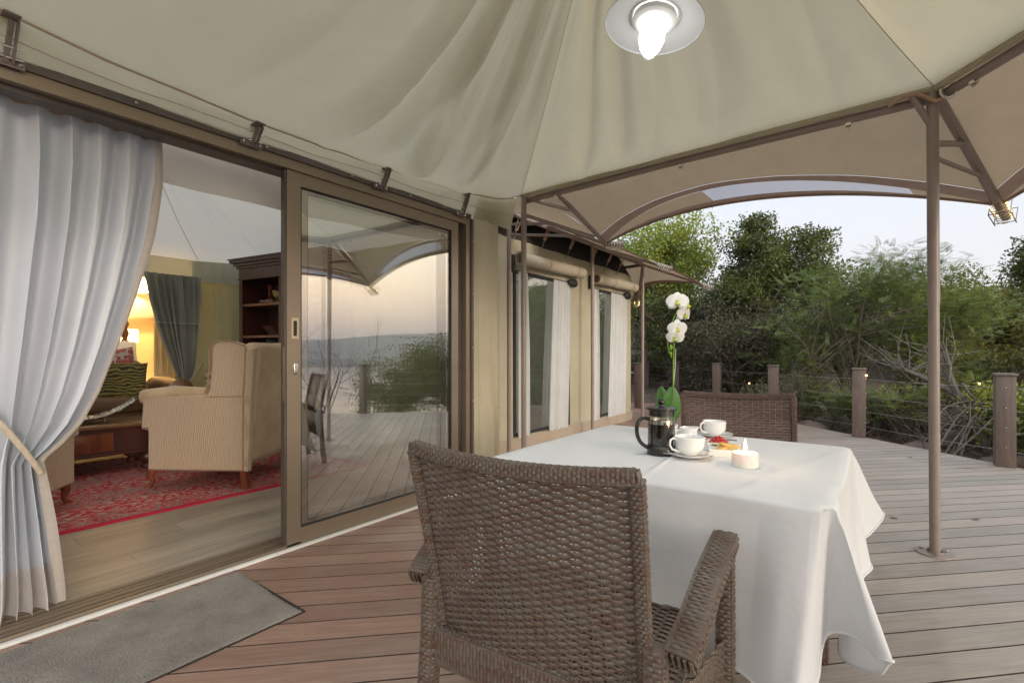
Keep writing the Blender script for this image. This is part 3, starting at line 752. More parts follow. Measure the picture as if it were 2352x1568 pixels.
# bedroom beyond
bed = thing('bedroom_wall', 'yellow lit bedroom wall seen past the grey drape', 'wall', (-9.3, 1, 0))
m_yel = M('cream bedroom canvas', (.62, .54, .34), (.68, .6, .40), scale=2, rough=.9, bump=.2, bscale=150, bdist=.001)
def ss(p, q, z0, z1, mm, nm): wallseg(p, q, z0, z1, mm, nm, par=bed)
ss((-9.3, -1.6, 0), (-9.3, 3.3, 0), 0, 2.6, m_yel, 'wall_panel'); ss((-9.3, 3.0, 0), (-7.1, 2.9, 0), 0, 2.6, m_yel, 'side_wall')
mb = MB(); mb.grid(lambda a, t: Vector((-7.1 - 2.3 * a, -1.6 + 4.8 * t, 2.5 + .5 * sin(pi * a))), 8, 8); obj('ceiling_panel', mb, m_ceil, bed, world=True)
def drapery(name, label, path_top, path_bot, z1, z0, folds, amp, mm, tie=None, cat='curtain', thick=0, parent=None, n=160, nv=60, ph=0, group=None, ex=0):
    """hanging cloth: path_top/bottom two points each (Vector), optional tie (t, a_center Vector, width factor)"""
    pass

def curtain(mb, rows, folds, amp, nrm, n=220, nv=80, seed=0, z1=2.2, z0=.02):
    """rows: list of (z, A, B) plan end points by height; folds run down the cloth"""
    zs = [r[0] for r in rows]
    def at(z):
        for i in range(len(rows) - 1):
            if rows[i][0] >= z >= rows[i + 1][0]:
                t = (rows[i][0] - z) / max(1e-6, rows[i][0] - rows[i + 1][0]); t = t
                return rows[i][1].lerp(rows[i + 1][1], t), rows[i][2].lerp(rows[i + 1][2], t)
        return rows[-1][1], rows[-1][2]
    W0 = (rows[0][2] - rows[0][1]).length
    def fn(a, t):
        z = z1 + (z0 - z1) * t; A, B = at(z); W_ = (B - A).length
        g = max(.0, min(1, W_ / W0))
        c = A.lerp(B, a)
        ph = a * folds * 2 * pi + 1.3 * sin(a * 5 + seed) + .8 * sin(a * 13 + seed * 2) + .3 * sin(t * 3 + a * 9)
        am = amp * (.75 + .25 * g) * (.5 + .9 * nz1(a * folds * .9 + seed * 3, 6)) * (.55 + .45 * min(1, t * 5))
        dv = sin(ph) + .28 * sin(2 * ph + 1 + t * 2)
        c = c + nrm * (am * dv); al = (B - A).normalized() if W_ > 1e-6 else Vector((0, 1, 0))
        c = c + al * (am * .45 * cos(ph) * sin(pi * min(1, max(0, a)))) 
        c.z = z; return c
    mb.grid(fn, n, nv); return fn

m_lin = M('blue white curtain lining', (.64, .68, .74), (.69, .72, .78), scale=2, rough=.75, transl=.08, tcol=(.75, .8, .88), bump=.15, bscale=300, bdist=.0006)
m_taupe = M('taupe curtain face', (.50, .45, .41), (.55, .50, .46), scale=40, rough=.9, bump=.3, bscale=300, bdist=.001, transl=.12)
m_tape = M('tan heading tape', (.50, .34, .22), (.6, .43, .3), scale=30, rough=.85)
XC = -2.945
def cy(u, v): 
    p = PX(u, v, XC); return Vector((XC, p.y, 0)), p.z
rows = []
edge = [(356, 326), (352, 420), (332, 545), (300, 670), (262, 790), (218, 900), (176, 970), (128, 1020), (80, 1058)]
low = [(90, 1120), (103, 1200), (116, 1290), (126, 1350), (130, 1396)]
Ltop, Ltie, Lbot = -.62, .10, -.12
for i, (u, v) in enumerate(edge):
    p, z = cy(u, v); f = i / (len(edge) - 1); rows.append((z, Vector((XC, Ltop + (Ltie - Ltop) * f ** 1.6, 0)), p))
for i, (u, v) in enumerate(low):
    p, z = cy(u, v); f = (i + 1) / len(low); rows.append((z, Vector((XC, Ltie + (Lbot - Ltie) * f, 0)), p))
rows[0] = (2.235, rows[0][1], rows[0][2]); rows[-1] = (.03, rows[-1][1], rows[-1][2])
cur = thing('door_curtain', 'pale lined curtain at the open door gathered low by a beige tieback', 'curtain', (XC, .2, 2.2))
mb = MB(); cfn = curtain(mb, rows, 12, .052, Vector((1, 0, 0)), 420, 110, 1, 2.235, .03); obj('cloth', mb, m_lin, cur, world=True, smooth=2)
mb = MB()
def hemf(a, t):
    c = cfn(1, t); u = c + Vector((-.004, .028 * a * (1 + .4 * sin(t * 9)), -.0 if t < .98 else 0)); u.x += .006 * sin(a * 3); return u
mb.grid(hemf, 4, 110); obj('side_hem', mb, m_taupe, cur, world=True)
mb = MB(); mb.grid(lambda a, t: cfn(a, 0) + Vector((0, 0, .055 * (1 - t) + .0)), 300, 2); obj('heading_tape', mb, m_tape, cur, world=True)
mb = MB(); mb.grid(lambda a, t: cfn(a, .915 + .085 * t) + Vector((.004 + .003, 0, -.004)), 300, 6); obj('bottom_band', mb, M('cream hem cloth', (.66, .62, .60), (.72, .68, .66), scale=40, rough=.9, transl=.15), cur, world=True)
mb = MB()
for k_ in (7, 18, 33, 46, 61, 74, 87, 95):
    c = cfn(k_ / 100, 0); mb.tube([c + Vector((.01, 0, .02)), c + Vector((.008, .004, .05)), c + Vector((0, 0, .06))], .004, 5)
obj('hooks', mb, m_steeld, cur, world=True, kind='stuff')
mb = MB()
a0, za = cy(-60, 930); a1, z1_ = cy(84, 1078)
pts = []
for i in range(14):
    t = i / 13; c = Vector((XC + .075 + .02 * sin(pi * t), a0.y + (a1.y + .0 - a0.y) * t, za + (z1_ - za) * (t ** 1.25))); pts.append(c)
pts.append(Vector((XC + .01, a1.y + .012, z1_ - .012)))
mb.tube(pts, .011, 8); mb.tube([p + Vector((.004, -.008, .02)) for p in pts], .010, 8)
tag(obj('tieback', mb, M('beige rope', (.50, .43, .33), (.58, .5, .4), scale=60, rough=.9, bump=.5, bscale=200, bdist=.002), None, world=True, loc=(XC, .2, .8)), 'beige rope tieback round the pale door curtain', 'tieback')

# rug ---------------------------------------------------------------
def rug_mat():
    m = bpy.data.materials.new('persian rug'); m.use_nodes = True; nt = m.node_tree; N = nt.nodes; L = nt.links; bs = N['Principled BSDF']; bs.inputs['Roughness'].default_value = .95
    g = N.new('ShaderNodeNewGeometry'); mp = N.new('ShaderNodeMapping'); mp.inputs['Scale'].default_value = (1, .55, 1); L.new(g.outputs['Position'], mp.inputs[0])
    v1 = N.new('ShaderNodeTexNoise'); v1.inputs['Scale'].default_value = 13; v1.inputs['Detail'].default_value = 5; v1.inputs['Distortion'].default_value = 2.2; L.new(mp.outputs[0], v1.inputs[0])
    r1 = N.new('ShaderNodeValToRGB'); r1.color_ramp.interpolation = 'CONSTANT'; els = r1.color_ramp.elements
    cols = [(.0, (.04, .05, .09)), (.36, (.46, .02, .04)), (.44, (.50, .40, .30)), (.475, (.55, .025, .05)), (.53, (.22, .27, .30)), (.565, (.46, .30, .26)), (.61, (.07, .05, .08)), (.66, (.45, .37, .28))]
    els[0].color = (*cols[0][1], 1); els[1].position = cols[1][0]; els[1].color = (*cols[1][1], 1)
    for p_, c_ in cols[2:]: e = els.new(p_); e.color = (*c_, 1)
    L.new(v1.outputs[0], r1.inputs[0])
    # central red field versus cream border bands by distance from the rug's long edge
    sx = N.new('ShaderNodeSeparateXYZ'); L.new(g.outputs['Position'], sx.inputs[0])
    n2 = N.new('ShaderNodeTexNoise'); n2.inputs['Scale'].default_value = 7; n2.inputs['Detail'].default_value = 3; L.new(mp.outputs[0], n2.inputs[0])
    wv = N.new('ShaderNodeMath'); wv.operation = 'MULTIPLY'; wv.inputs[1].default_value = 9.5; L.new(sx.outputs[0], wv.inputs[0])
    sn = N.new('ShaderNodeMath'); sn.operation = 'SINE'; L.new(wv.outputs[0], sn.inputs[0])
    ad = N.new('ShaderNodeMath'); ad.operation = 'MULTIPLY_ADD'; ad.inputs[1].default_value = .35; L.new(sn.outputs[0], ad.inputs[0]); L.new(n2.outputs[0], ad.inputs[2])
    mr = N.new('ShaderNodeMapRange'); mr.inputs[1].default_value = .42; mr.inputs[2].default_value = .7; L.new(ad.outputs[0], mr.inputs[0])
    v3 = N.new('ShaderNodeTexNoise'); v3.inputs['Scale'].default_value = 34; v3.inputs['Detail'].default_value = 3; L.new(mp.outputs[0], v3.inputs[0])
    r3 = N.new('ShaderNodeValToRGB'); r3.color_ramp.elements[0].color = (.52, .018, .045, 1); r3.color_ramp.elements[1].color = (.46, .40, .33, 1); r3.color_ramp.elements[0].position = .50; r3.color_ramp.elements[1].position = .56; L.new(v3.outputs[0], r3.inputs[0])
    mx = N.new('ShaderNodeMix'); mx.data_type = 'RGBA'; L.new(mr.outputs[0], mx.inputs[0]); L.new(r1.outputs[0], mx.inputs[6]); L.new(r3.outputs[0], mx.inputs[7])
    L.new(mx.outputs[2], bs.inputs['Base Color'])
    bp = N.new('ShaderNodeBump'); bp.inputs['Strength'].default_value = .6; bp.inputs['Distance'].default_value = .004; L.new(v3.outputs[0], bp.inputs['Height']); L.new(bp.outputs[0], bs.inputs['Normal']); return m
rug = thing('rug', 'red patterned persian rug with crimson border on the lounge floor', 'rug', (-5.2, 1, .02))
mb = MB(); mb.grid(lambda a, t: Vector((-6.5 + 2.4 * a, -1.0 + 4.0 * t, .030 + .002 * sin(a * 9 + t * 7))), 20, 20); obj('pile', mb, rug_mat(), rug, world=True)
mb = MB(); mb.b2((-4.1, -1.0, .021), (-4.055, 3.0, .033)); mb.b2((-6.5, 2.98, .021), (-4.1, 3.02, .033)); obj('border', mb, M('crimson binding', (.42, .008, .035), (.5, .012, .05), scale=40, rough=.9), rug, world=True, smooth=False)

# wing chair --------------------------------------------------------
def wavy_mat(name, c1, c2, sc=26):
    m = bpy.data.materials.new(name); m.use_nodes = True; nt = m.node_tree; N = nt.nodes; L = nt.links; bs = N['Principled BSDF']; bs.inputs['Roughness'].default_value = .85; bs.inputs['Sheen Weight'].default_value = .3
    g = N.new('ShaderNodeTexCoord'); w_ = N.new('ShaderNodeTexWave'); w_.wave_type = 'BANDS'; w_.bands_direction = 'DIAGONAL'
    mp = N.new('ShaderNodeMapping'); mp.inputs['Scale'].default_value = (1, 1, .12); L.new(g.outputs['Object'], mp.inputs[0])
    w_.inputs['Scale'].default_value = sc; w_.inputs['Distortion'].default_value = 4.0; w_.inputs['Detail'].default_value = 1; w_.inputs['Detail Scale'].default_value = .9
    L.new(mp.outputs[0], w_.inputs[0]); r = N.new('ShaderNodeValToRGB'); r.color_ramp.elements[0].color = (*c2, 1); r.color_ramp.elements[1].color = (*c1, 1); r.color_ramp.elements[0].position = .1; r.color_ramp.elements[1].position = .45
    L.new(w_.outputs[0], r.inputs[0]); L.new(r.outputs[0], bs.inputs['Base Color'])
    bp = N.new('ShaderNodeBump'); bp.inputs['Strength'].default_value = .5; bp.inputs['Distance'].default_value = .004; L.new(w_.outputs[0], bp.inputs['Height']); L.new(bp.outputs[0], bs.inputs['Normal']); return m
m_wing = wavy_mat('beige ribbed velvet', (.56, .45, .33), (.455, .35, .245), 34)
m_velv = M('tan velvet', (.46, .33, .20), (.58, .45, .30), scale=5, rough=.8, sheen=.4)
m_pipe = M('brown piping', (.36, .22, .13), rough=.8)
m_mah = M('polished mahogany', (.14, .035, .018), (.24, .075, .035), scale=3, rough=.28, stretch=(1, 6, 1), coat=.4)
m_mahd = M('dark mahogany', (.05, .016, .013), (.095, .03, .022), scale=3, rough=.3, stretch=(6, 1, 1), coat=.3)
wc = thing('wing_chair', 'beige ribbed velvet wing chair seen from its side on the rug', 'armchair', (-4.72, 1.98, .02), radians(124))
# local frame: +Y faces front, side panels at x = +-.39; rear leg at y=-.41
def cham(mb, poly, x0, x1, c=.018):
    n = len(poly); cx = sum(p[0] for p in poly) / n; cz = sum(p[1] for p in poly) / n
    def sh(k_):
        o = []
        for i in range(n):
            p0, p1, p2 = poly[i - 1], poly[i], poly[(i + 1) % n]
            e1 = Vector((p1[0] - p0[0], p1[1] - p0[1])).normalized(); e2 = Vector((p2[0] - p1[0], p2[1] - p1[1])).normalized()
            nn = Vector((e1.y + e2.y, -(e1.x + e2.x))); nn = nn.normalized() if nn.length > 1e-6 else nn
            o.append((p1[0] - nn.x * k_, p1[1] - nn.y * k_))
        return o
    A = sh(c); rings = [(x0, A), (x0 + c, poly), (x1 - c, poly), (x1, A)]
    vs = [(x, y, z) for x, pl in rings for y, z in pl]; fs = [tuple(range(n))[::-1], tuple(3 * n + i for i in range(n))]
    for r_ in range(3): fs += [(r_ * n + i, r_ * n + (i + 1) % n, (r_ + 1) * n + (i + 1) % n, (r_ + 1) * n + i) for i in range(n)]
    mb.add(vs, fs)
def arc(cx, cz, r, a0, a1, n=7, rz=None): return [(cx + r * cos(radians(a0 + (a1 - a0) * i / n)), cz + (rz or r) * sin(radians(a0 + (a1 - a0) * i / n))) for i in range(n + 1)]
side = [(-.44, .16), (.40, .16), (.40, .50), (.46, .50)] + arc(.40, .76, .065, -40, 90, 6) + [(.2, .80), (-.10, .80), (-.12, .84), (-.14, 1.05)] + arc(-.235, 1.13, .10, 10, 90, 6) + [(-.33, 1.225), (-.44, 1.19), (-.5, 1.17), (-.47, .8)]
side = side[::1]
for sx in (-1, 1):
    mb = MB(); x0 = sx * .39 - .055; cham(mb, side, x0, x0 + .11, .028); obj('side_panel', mb, m_wing, wc)
    mb = MB(); mb.tube([(sx * .39, .46, .765), (sx * .39, .2, .80), (sx * .39, -.1, .80)], [.062, .06, .045], 12); obj('arm_roll', mb, m_velv, wc)
    mb = MB(); mb.tube([(sx * .447, y, z) for y, z in [(-.10, .80), (-.12, .84), (-.14, 1.05)] + arc(-.235, 1.13, .10, 10, 90, 6) + [(-.33, 1.225), (-.44, 1.19)]], .007, 6)
    mb.tube([(sx * .447, -.445, 1.18), (sx * .447, -.425, .8), (sx * .447, -.42, .17)], .006, 6); mb.tube([(sx * .447, -.1, .775), (sx * .447, -.42, .78)], .004, 5); obj('piping', mb, m_pipe, wc)
mb = MB(); mb.rbox((0, -.40, .72), (.76, .15, 1.0), .05, R=Matrix.Rotation(radians(6), 3, 'X')); obj('back', mb, m_velv, wc)
mb = MB(); mb.rbox((0, .05, .33), (.72, .78, .32), .03); obj('seat_base', mb, m_velv, wc)
mb = MB(); mb.rbox((0, .18, .56), (.68, .64, .14), .05, n=5); mb.rbox((0, .40, .555), (.80, .2, .15), .05, n=5); obj('seat_cushion', mb, m_velv, wc)
for sx in (-1, 1):
    mb = MB(); mb.tube([(sx * .36, .40, .17), (sx * .37, .43, .11), (sx * .365, .41, .05), (sx * .375, .435, .015), (sx * .38, .45, .0)], [.04, .03, .018, .022, .026], 10); obj('leg', mb, m_mah, wc)
    mb = MB(); mb.bar((sx * .38, -.39, .17), (sx * .38, -.41, 0), .05, .045); obj('leg', mb, m_mah, wc, smooth=False)
# floral cushion on the chair
def cushion(name, label, c, size, rot, mm, parent_none=True):
    mb = MB(); sx_, sy_, sz_ = size
    def fn(a, b, s_):
        x, y = a * 2 - 1, b * 2 - 1; e = (1 - abs(x) ** 3) * (1 - abs(y) ** 3)
        k_ = 1 - .07 * (1 - abs(x)) * 0 - .06 * (y * y) * (1 - x * x) * 0
        px = x * (1 - .06 * (1 - y * y)); py = y * (1 - .06 * (1 - x * x))
        return Vector((px * sx_ / 2, py * sy_ / 2, s_ * sz_ / 2 * max(0, e) ** .45))
    R = rot
    for s_ in (-1, 1): mb.grid(lambda a, b: Vector(c) + R @ fn(a, b, s_), 16, 16)
    o = obj(name, mb, mm, None, world=True, loc=Vector(c)); return tag(o, label, 'cushion')
cushion('cushion', 'small floral cushion tucked in the beige wing chair', (-4.90, 2.02, .80), (.4, .36, .13), Matrix.Rotation(radians(124), 3, 'Z') @ Matrix.Rotation(radians(78), 3, 'X'), M('floral fabric', (.7, .68, .6), (.12, .16, .18), scale=14, rough=.9, ramp=(.5, .56), c3=(.45, .2, .1)))
# second armchair, mostly behind the curtain
wc2 = dup(wc, P(195, 1165, .02) + Vector((-.1, -.62, 0)), radians(52), 'beige armchair corner showing behind the pale door curtain')

# coffee table -------------------------------------------------------
ct = thing('coffee_table', 'dark wooden coffee table with drawer and bun feet on the rug', 'table', (-5.95, .9, .03))
mb = MB(); mb.rbox((-5.95, .96, .475), (.66, 1.66, .035), .012, n=2); obj('top', mb, M('brown leather top', (.20, .11, .055), (.26, .15, .08), scale=4, rough=.35), ct, world=True)
mb = MB(); mb.rbox((-5.95, .96, .33), (.58, 1.56, .25), .006, n=1); mb.b2((-5.655, .19, .44), (-5.64, 1.74, .457)); mb.b2((-5.658, .19, .205), (-5.642, 1.74, .225)); obj('body', mb, m_mahd, ct, world=True, smooth=False)
for y in (.55, 1.12):
    mb = MB(); mb.rbox((-5.658, y, .332), (.012, .52, .17), .004, n=1); mb.rbox((-5.651, y, .332), (.012, .46, .12), .004, n=1); d_ = obj('drawer', mb, m_mah, ct, world=True)
    mb = MB(); mb.ball((-5.632, y - .03, .335), .017, 10, 7); obj('knob', mb, m_brass, d_, world=True)
for x in (-5.72, -6.18):
    for y in (.25, 1.66):
        mb = MB(); mb.lathe([(.05, .21), (.035, .19), (.045, .175), (.072, .145), (.078, .11), (.066, .07), (.035, .055), (.05, .035), (.055, .015), (.045, 0)], (x, y, .03), 20); obj('leg', mb, m_mahd, ct, world=True)
m_fil = M('silver filigree', (.55, .56, .54), (.06, .06, .06), scale=45, rough=.3, metal=.8, ramp=(.48, .52))
mb = MB()
def bowlf(a, b):
    x = a * 2 - 1; y = b * 2 - 1; z = .16 * abs(x) ** 2.2 + .03 * y * y; return Vector((-5.9 + .14 * y * (1 - .5 * x * x), 1.20 + .42 * x, .515 + z))
mb.grid(bowlf, 30, 12); bw = tag(obj('silver_bowl', mb, m_fil, None, world=True, loc=(-5.9, 1.2, .5), thick=.008), 'boat shaped silver filigree bowl on the coffee table', 'bowl')
mb = MB(); mb.grid(lambda a, b: bowlf(a, b) + Vector((0, 0, .004 + .006 * (a * 2 - 1) ** 4)), 30, 12); obj('glass_lining', mb, pane_mat('bowl glass', .15), bw, world=True, loc=None)
for y in (1.04, 1.36):
    mb = MB(); mb.tube([(-5.86, y, .535), (-5.855, y, .50)], .008, 6); obj('leg', mb, m_chrome, bw, world=True)

# sofa ---------------------------------------------------------------
m_lea = M('dark brown leather', (.115, .06, .028), (.19, .105, .05), scale=2.5, rough=.38, bump=.3, bscale=40, bdist=.003)
sf = thing('sofa', 'dark brown leather sofa with rolled arms against the back wall', 'sofa', (-6.85, 1.1, .02))
mb = MB(); mb.rbox((-6.75, .95, .36), (.80, 2.1, .42), .05); obj('base', mb, m_lea, sf, world=True)
for y in (.25, .95, 1.65):
    mb = MB(); mb.rbox((-6.66, y, .60), (.72, .69, .17), .06, n=5); obj('seat_cushion', mb, m_lea, sf, world=True)
    mb = MB(); mb.rbox((-7.02, y, .84), (.24, .70, .46), .11, n=5, R=Matrix.Rotation(radians(-10), 3, 'Y')); obj('back_cushion', mb, m_lea, sf, world=True)
for y in (-.18, 2.14):
    mb = MB(); mb.tube([(-6.26, y, .72), (-6.28, y, .73), (-6.7, y, .745), (-7.05, y, .75)], [.06, .13, .135, .12], 16); mb.rbox((-6.68, y, .38), (.76, .2, .62), .04); obj('arm', mb, m_lea, sf, world=True)
m_zeb = bpy.data.materials.new('zebra print'); m_zeb.use_nodes = True
_n = m_zeb.node_tree.nodes; _l = m_zeb.node_tree.links; _w = _n.new('ShaderNodeTexWave'); _w.inputs['Scale'].default_value = 9; _w.inputs['Distortion'].default_value = 9; _w.inputs['Detail'].default_value = 3; _w.bands_direction = 'Z'
_t = _n.new('ShaderNodeTexCoord'); _l.new(_t.outputs['Object'], _w.inputs[0]); _r = _n.new('ShaderNodeValToRGB'); _r.color_ramp.elements[0].color = (.035, .03, .015, 1); _r.color_ramp.elements[1].color = (.24, .20, .055, 1)
_r.color_ramp.elements[0].position = .4; _r.color_ramp.elements[1].position = .6; _l.new(_w.outputs[0], _r.inputs[0]); _l.new(_r.outputs[0], _n['Principled BSDF'].inputs['Base Color']); _n['Principled BSDF'].inputs['Roughness'].default_value = .9
def ringmat():
    m = bpy.data.materials.new('red ring print'); m.use_nodes = True; N = m.node_tree.nodes; L = m.node_tree.links
    v = N.new('ShaderNodeTexVoronoi'); v.inputs['Scale'].default_value = 17; v.inputs['Randomness'].default_value = .35; t = N.new('ShaderNodeTexCoord'); L.new(t.outputs['Object'], v.inputs[0])
    r = N.new('ShaderNodeValToRGB'); e = r.color_ramp.elements; e[0].color = (.42, .08, .06, 1); e[0].position = .25; e[1].color = (.55, .50, .44, 1); e[1].position = .55
    q = e.new(.32); q.color = (.6, .4, .34, 1); q = e.new(.36); q.color = (.4, .06, .05, 1); q = e.new(.5); q.color = (.4, .07, .06, 1)
    L.new(v.outputs[0], r.inputs[0]); L.new(r.outputs[0], N['Principled BSDF'].inputs['Base Color']); N['Principled BSDF'].inputs['Roughness'].default_value = .9; return m
m_ring = ringmat()
def uprt(yaw, tilt=72, roll=0): return Matrix.Rotation(radians(yaw), 3, 'Z') @ Matrix.Rotation(radians(tilt), 3, 'X') @ Matrix.Rotation(radians(roll), 3, 'Z')
cushion('cushion', 'olive and black tiger striped cushion leaning on the sofa', (-6.60, 1.68, .84), (.46, .44, .15), uprt(78, 72, -2), m_zeb)
cushion('cushion', 'red ring patterned cushion behind the striped one', (-6.80, 1.62, .98), (.50, .44, .14), uprt(80, 76, 8), m_ring)
cushion('cushion', 'red ring patterned cushion left of the striped one', (-6.66, 1.22, .84), (.46, .44, .14), uprt(84, 70, 10), m_ring)

# drape on the back wall ----------------------------------------------
m_drape = M('grey green drape', (.27, .28, .25), (.33, .34, .30), scale=3, rough=.9, bump=.3, bscale=120, bdist=.001)
XD = -6.93
def dy(u, v): p = PX(u, v, XD); return Vector((XD, p.y, 0)), p.z
dr = thing('drape', 'grey drape with beaded trim tied back on the lounge wall', 'curtain', (XD, 2.3, 2.1))
L_ = [(330, 632), (345, 700), (368, 775), (395, 850), (412, 882), (420, 900)]; Rr = [(462, 645), (460, 700), (455, 775), (448, 830), (437, 868), (436, 886)]
rows = []
for (a, b) in zip(L_, Rr):
    pa, za = dy(*a); pb, zb = dy(*b); rows.append(((za + zb) / 2, pa, pb))
pa, _ = dy(418, 960); pb, _ = dy(468, 960); rows.append((.05, pa, pb)); rows[0] = (2.12, rows[0][1], rows[0][2])
mb = MB(); dfn = curtain(mb, rows, 8, .04, Vector((1, 0, 0)), 200, 50, 4, 2.12, .05); obj('cloth', mb, m_drape, dr, world=True, smooth=2)
mb = MB(); mb.tube([dfn(a / 60, .29) + Vector((.012, 0, 0)) for a in range(61)], .009, 5); obj('beaded_trim', mb, m_lined, dr, world=True)
pa, za = dy(415, 893); pb, zb = dy(458, 832)
mb = MB(); mb.tube([pa + Vector((.06, -.02, za)), (pa + pb) / 2 + Vector((.09, 0, (za + zb) / 2 - .03)), pb + Vector((.03, .02, zb))], .014, 6); obj('tieback', mb, M('grey cord', (.4, .37, .31), rough=.9), dr, world=True)

# bedroom things -------------------------------------------------------
m_shade = M('cream lamp shade', (.80, .70, .50), rough=.8, transl=.6, tcol=(.9, .72, .42))
def lampsh(name, label, c, r, h, power, base=None):
    t = thing(name, label, 'lamp', c); mb = MB(); mb.lathe([(r, -h / 2), (r * .97, h / 2)], c, 28); obj('lamp_shade', mb, m_shade, t, world=True)
    if base:
        mb = MB(); mb.lathe(base, c, 16); obj('base', mb, m_mah, t, world=True)
        mb = MB(); mb.tube([Vector(c) + Vector((0, 0, -h / 2 - .1)), Vector(c) + Vector((0, 0, -h / 2 + .03))], .012, 8); obj('stem', mb, m_chrome, t, world=True)
    mb = MB(); mb.ball(c, .03, 8, 6); obj('bulb', mb, emis('warm bulb', (1, .75, .42), 12), t, world=True)
    pt(name + '_light', Vector(c) + Vector((0, 0, .02)), power, (1, .62, .25), .04)
tl = PX(284, 772, -8.6); lampsh('table_lamp', 'cream drum table lamp glowing behind the sofa', tl, .17, .19, 90, [(.035, -.20), (.075, -.22), (.05, -.42), (.075, -.44), (.001, -.45)])
wl = PX(312, 655, -8.95); lampsh('wall_lamp', 'bright cream wall lamp high beside the grey picture', wl, .17, .20, 120)
pc = PX(336, 700, -9.2); mb = MB(); mb.rbox(pc, (.03, .52, .42), .005, n=1); tag(obj('picture', mb, M('grey canvas print', (.16, .155, .15), (.22, .21, .2), scale=3, rough=.7), None, world=True, loc=pc), 'plain grey picture on the lit bedroom wall', 'picture')
bp_ = PX(287, 735, -8.3); mb = MB(); mb.lathe([(.035, -.9), (.035, -.32), (.055, -.3), (.03, -.26), (.05, -.18), (.028, -.12), (.048, -.05), (.028, .0), (.045, .06), (.028, .12), (.05, .2), (.03, .6)], bp_, 14)
tag(obj('bed_post', mb, m_mah, None, world=True, loc=bp_), 'turned mahogany bed post beside the table lamp', 'bed post')
yc = thing('bedroom_curtain', 'yellow lit curtain in the bedroom behind the grey drape', 'curtain', PX(380, 840, -8.2))
p0, p1 = PX(352, 840, -8.4), PX(470, 840, -8.4); p0.z = p1.z = 0
mb = MB(); curtain(mb, [(2.0, p0, p1), (.05, p0, p1)], 9, .04, Vector((1, 0, 0)), 120, 10, 2, 2.0, .05); obj('cloth', mb, m_yel, yc, world=True, smooth=2)
cushion('pillow', 'white bed pillow glimpsed under the bedroom lamp', PX(262, 808, -8.2), (.5, .35, .16), uprt(80, 60), M('white cotton', (.8, .78, .74), rough=.9))
bd = thing('bed', 'wooden bed with white bedding in the lit bedroom', 'bed', (-8.5, .8, 0)); mb = MB(); mb.rbox((-8.4, .6, .45), (1.3, 1.6, .4), .08); obj('mattress', mb, M('bedding', (.75, .72, .66), rough=.9), bd, world=True); mb = MB(); mb.rbox((-9.1, .6, .85), (.06, 1.7, .9), .02); obj('headboard', mb, m_mah, bd, world=True)

# bookcase ---------------------------------------------------------------
bk0 = Vector((-6.22, 2.74, 0)); bdir = Vector((.985, .17, 0)).normalized(); bnr = Vector((bdir.y, -bdir.x, 0))   # front normal (towards the viewer)
bk = thing('bookcase', 'dark mahogany bookcase with open shelves and moulded cornice', 'bookcase', bk0, atan2(bdir.y, bdir.x))
BW, BH, BD_ = 1.45, 2.28, .38
def B2(mb, a, b): return mb.b2(a, b)
for nm, a, b in (('side', (0, 0, .02), (.06, BD_, 2.08)), ('side', (BW - .06, 0, .02), (BW, BD_, 2.08)), ('side', (.71, .004, .02), (.75, BD_ - .004, 2.04)), ('back_board', (.06, BD_ - .02, .02), (BW - .06, BD_, 2.06)), ('frieze', (.0, -.005, 2.04), (BW, BD_, 2.17))):
    mb = MB(); mb.b2(a, b); obj(nm, mb, m_mahd, bk, smooth=False)
mb = MB(); 
for a, z0, z1 in ((.012, 2.035, 2.05), (.02, 2.17, 2.20), (.045, 2.20, 2.235), (.075, 2.235, 2.27), (.09, 2.27, 2.285)): mb.b2((-a, -a - .005, z0), (BW + a, BD_, z1))
obj('cornice', mb, m_mahd, bk, smooth=False)
shz = [.10, .62, .99, 1.335, 1.715]
for z in shz:
    mb = MB(); mb.b2((.06, .01, z), (BW - .06, BD_ - .02, z + .028)); obj('shelf', mb, m_mah, bk, smooth=False)
def onb(x, y, z): return bk0 + bdir * x - bnr * y + Vector((0, 0, z))
c = onb(.36, .16, shz[4] + .028)
for i, (dz, s_) in enumerate(((.0, .22), (.024, .19))):
    mb = MB(); mb.rbox((0, 0, dz + .012), (s_, .15, .022), .003, n=1); o = obj('book', mb, m_mah if i == 0 else m_steeld, None); o.location = c; o.rotation_euler = (0, 0, .2 + i * .2); tag(o, ('dark book lying flat on the top shelf under another', 'thin grey book lying on top beneath the red ornament')[i], 'book')
mb = MB(); mb.lathe([(.001, 0), (.055, 0), (.05, .015), (.02, .035), (.035, .07), (.02, .11), (.03, .14), (.04, .165), (.03, .19), (.001, .2)], c + Vector((-.0, 0, .05)), 20); tag(obj('ornament', mb, M('red lacquer', (.16, .03, .02), rough=.25), None, world=True, loc=c), 'turned red lacquer ornament standing on books', 'ornament')
c = onb(.50, .15, shz[4] + .028)
mb = MB(); mb.ball(c + Vector((.09, 0, .09)), .05, 12, 8, (1, 1, 1)); 
mb = MB(); mb.ball((0, 0, .11), .045, 12, 8, (1.5, 1, 1)); mb.ball((-.075, 0, .15), .026, 10, 6); mb.tube([(-.09, 0, .15), (-.12, 0, .14)], [.01, .002], 6); mb.tube([(.05, 0, .11), (.13, 0, .13)], [.03, .01], 8); mb.tube([(0, -.01, .07), (0, -.01, 0)], .005, 5); mb.tube([(.01, .015, .07), (.01, .015, 0)], .005, 5); mb.lathe([(.001, .006), (.04, .006), (.04, 0)], (0, 0, 0), 12)
o = obj('bird_figurine', mb, M('gilded wood', (.45, .36, .16), rough=.4), None); o.location = c; tag(o, 'pale golden bird figurine on the top shelf', 'figurine')
c = onb(.42, .16, shz[3] + .028)
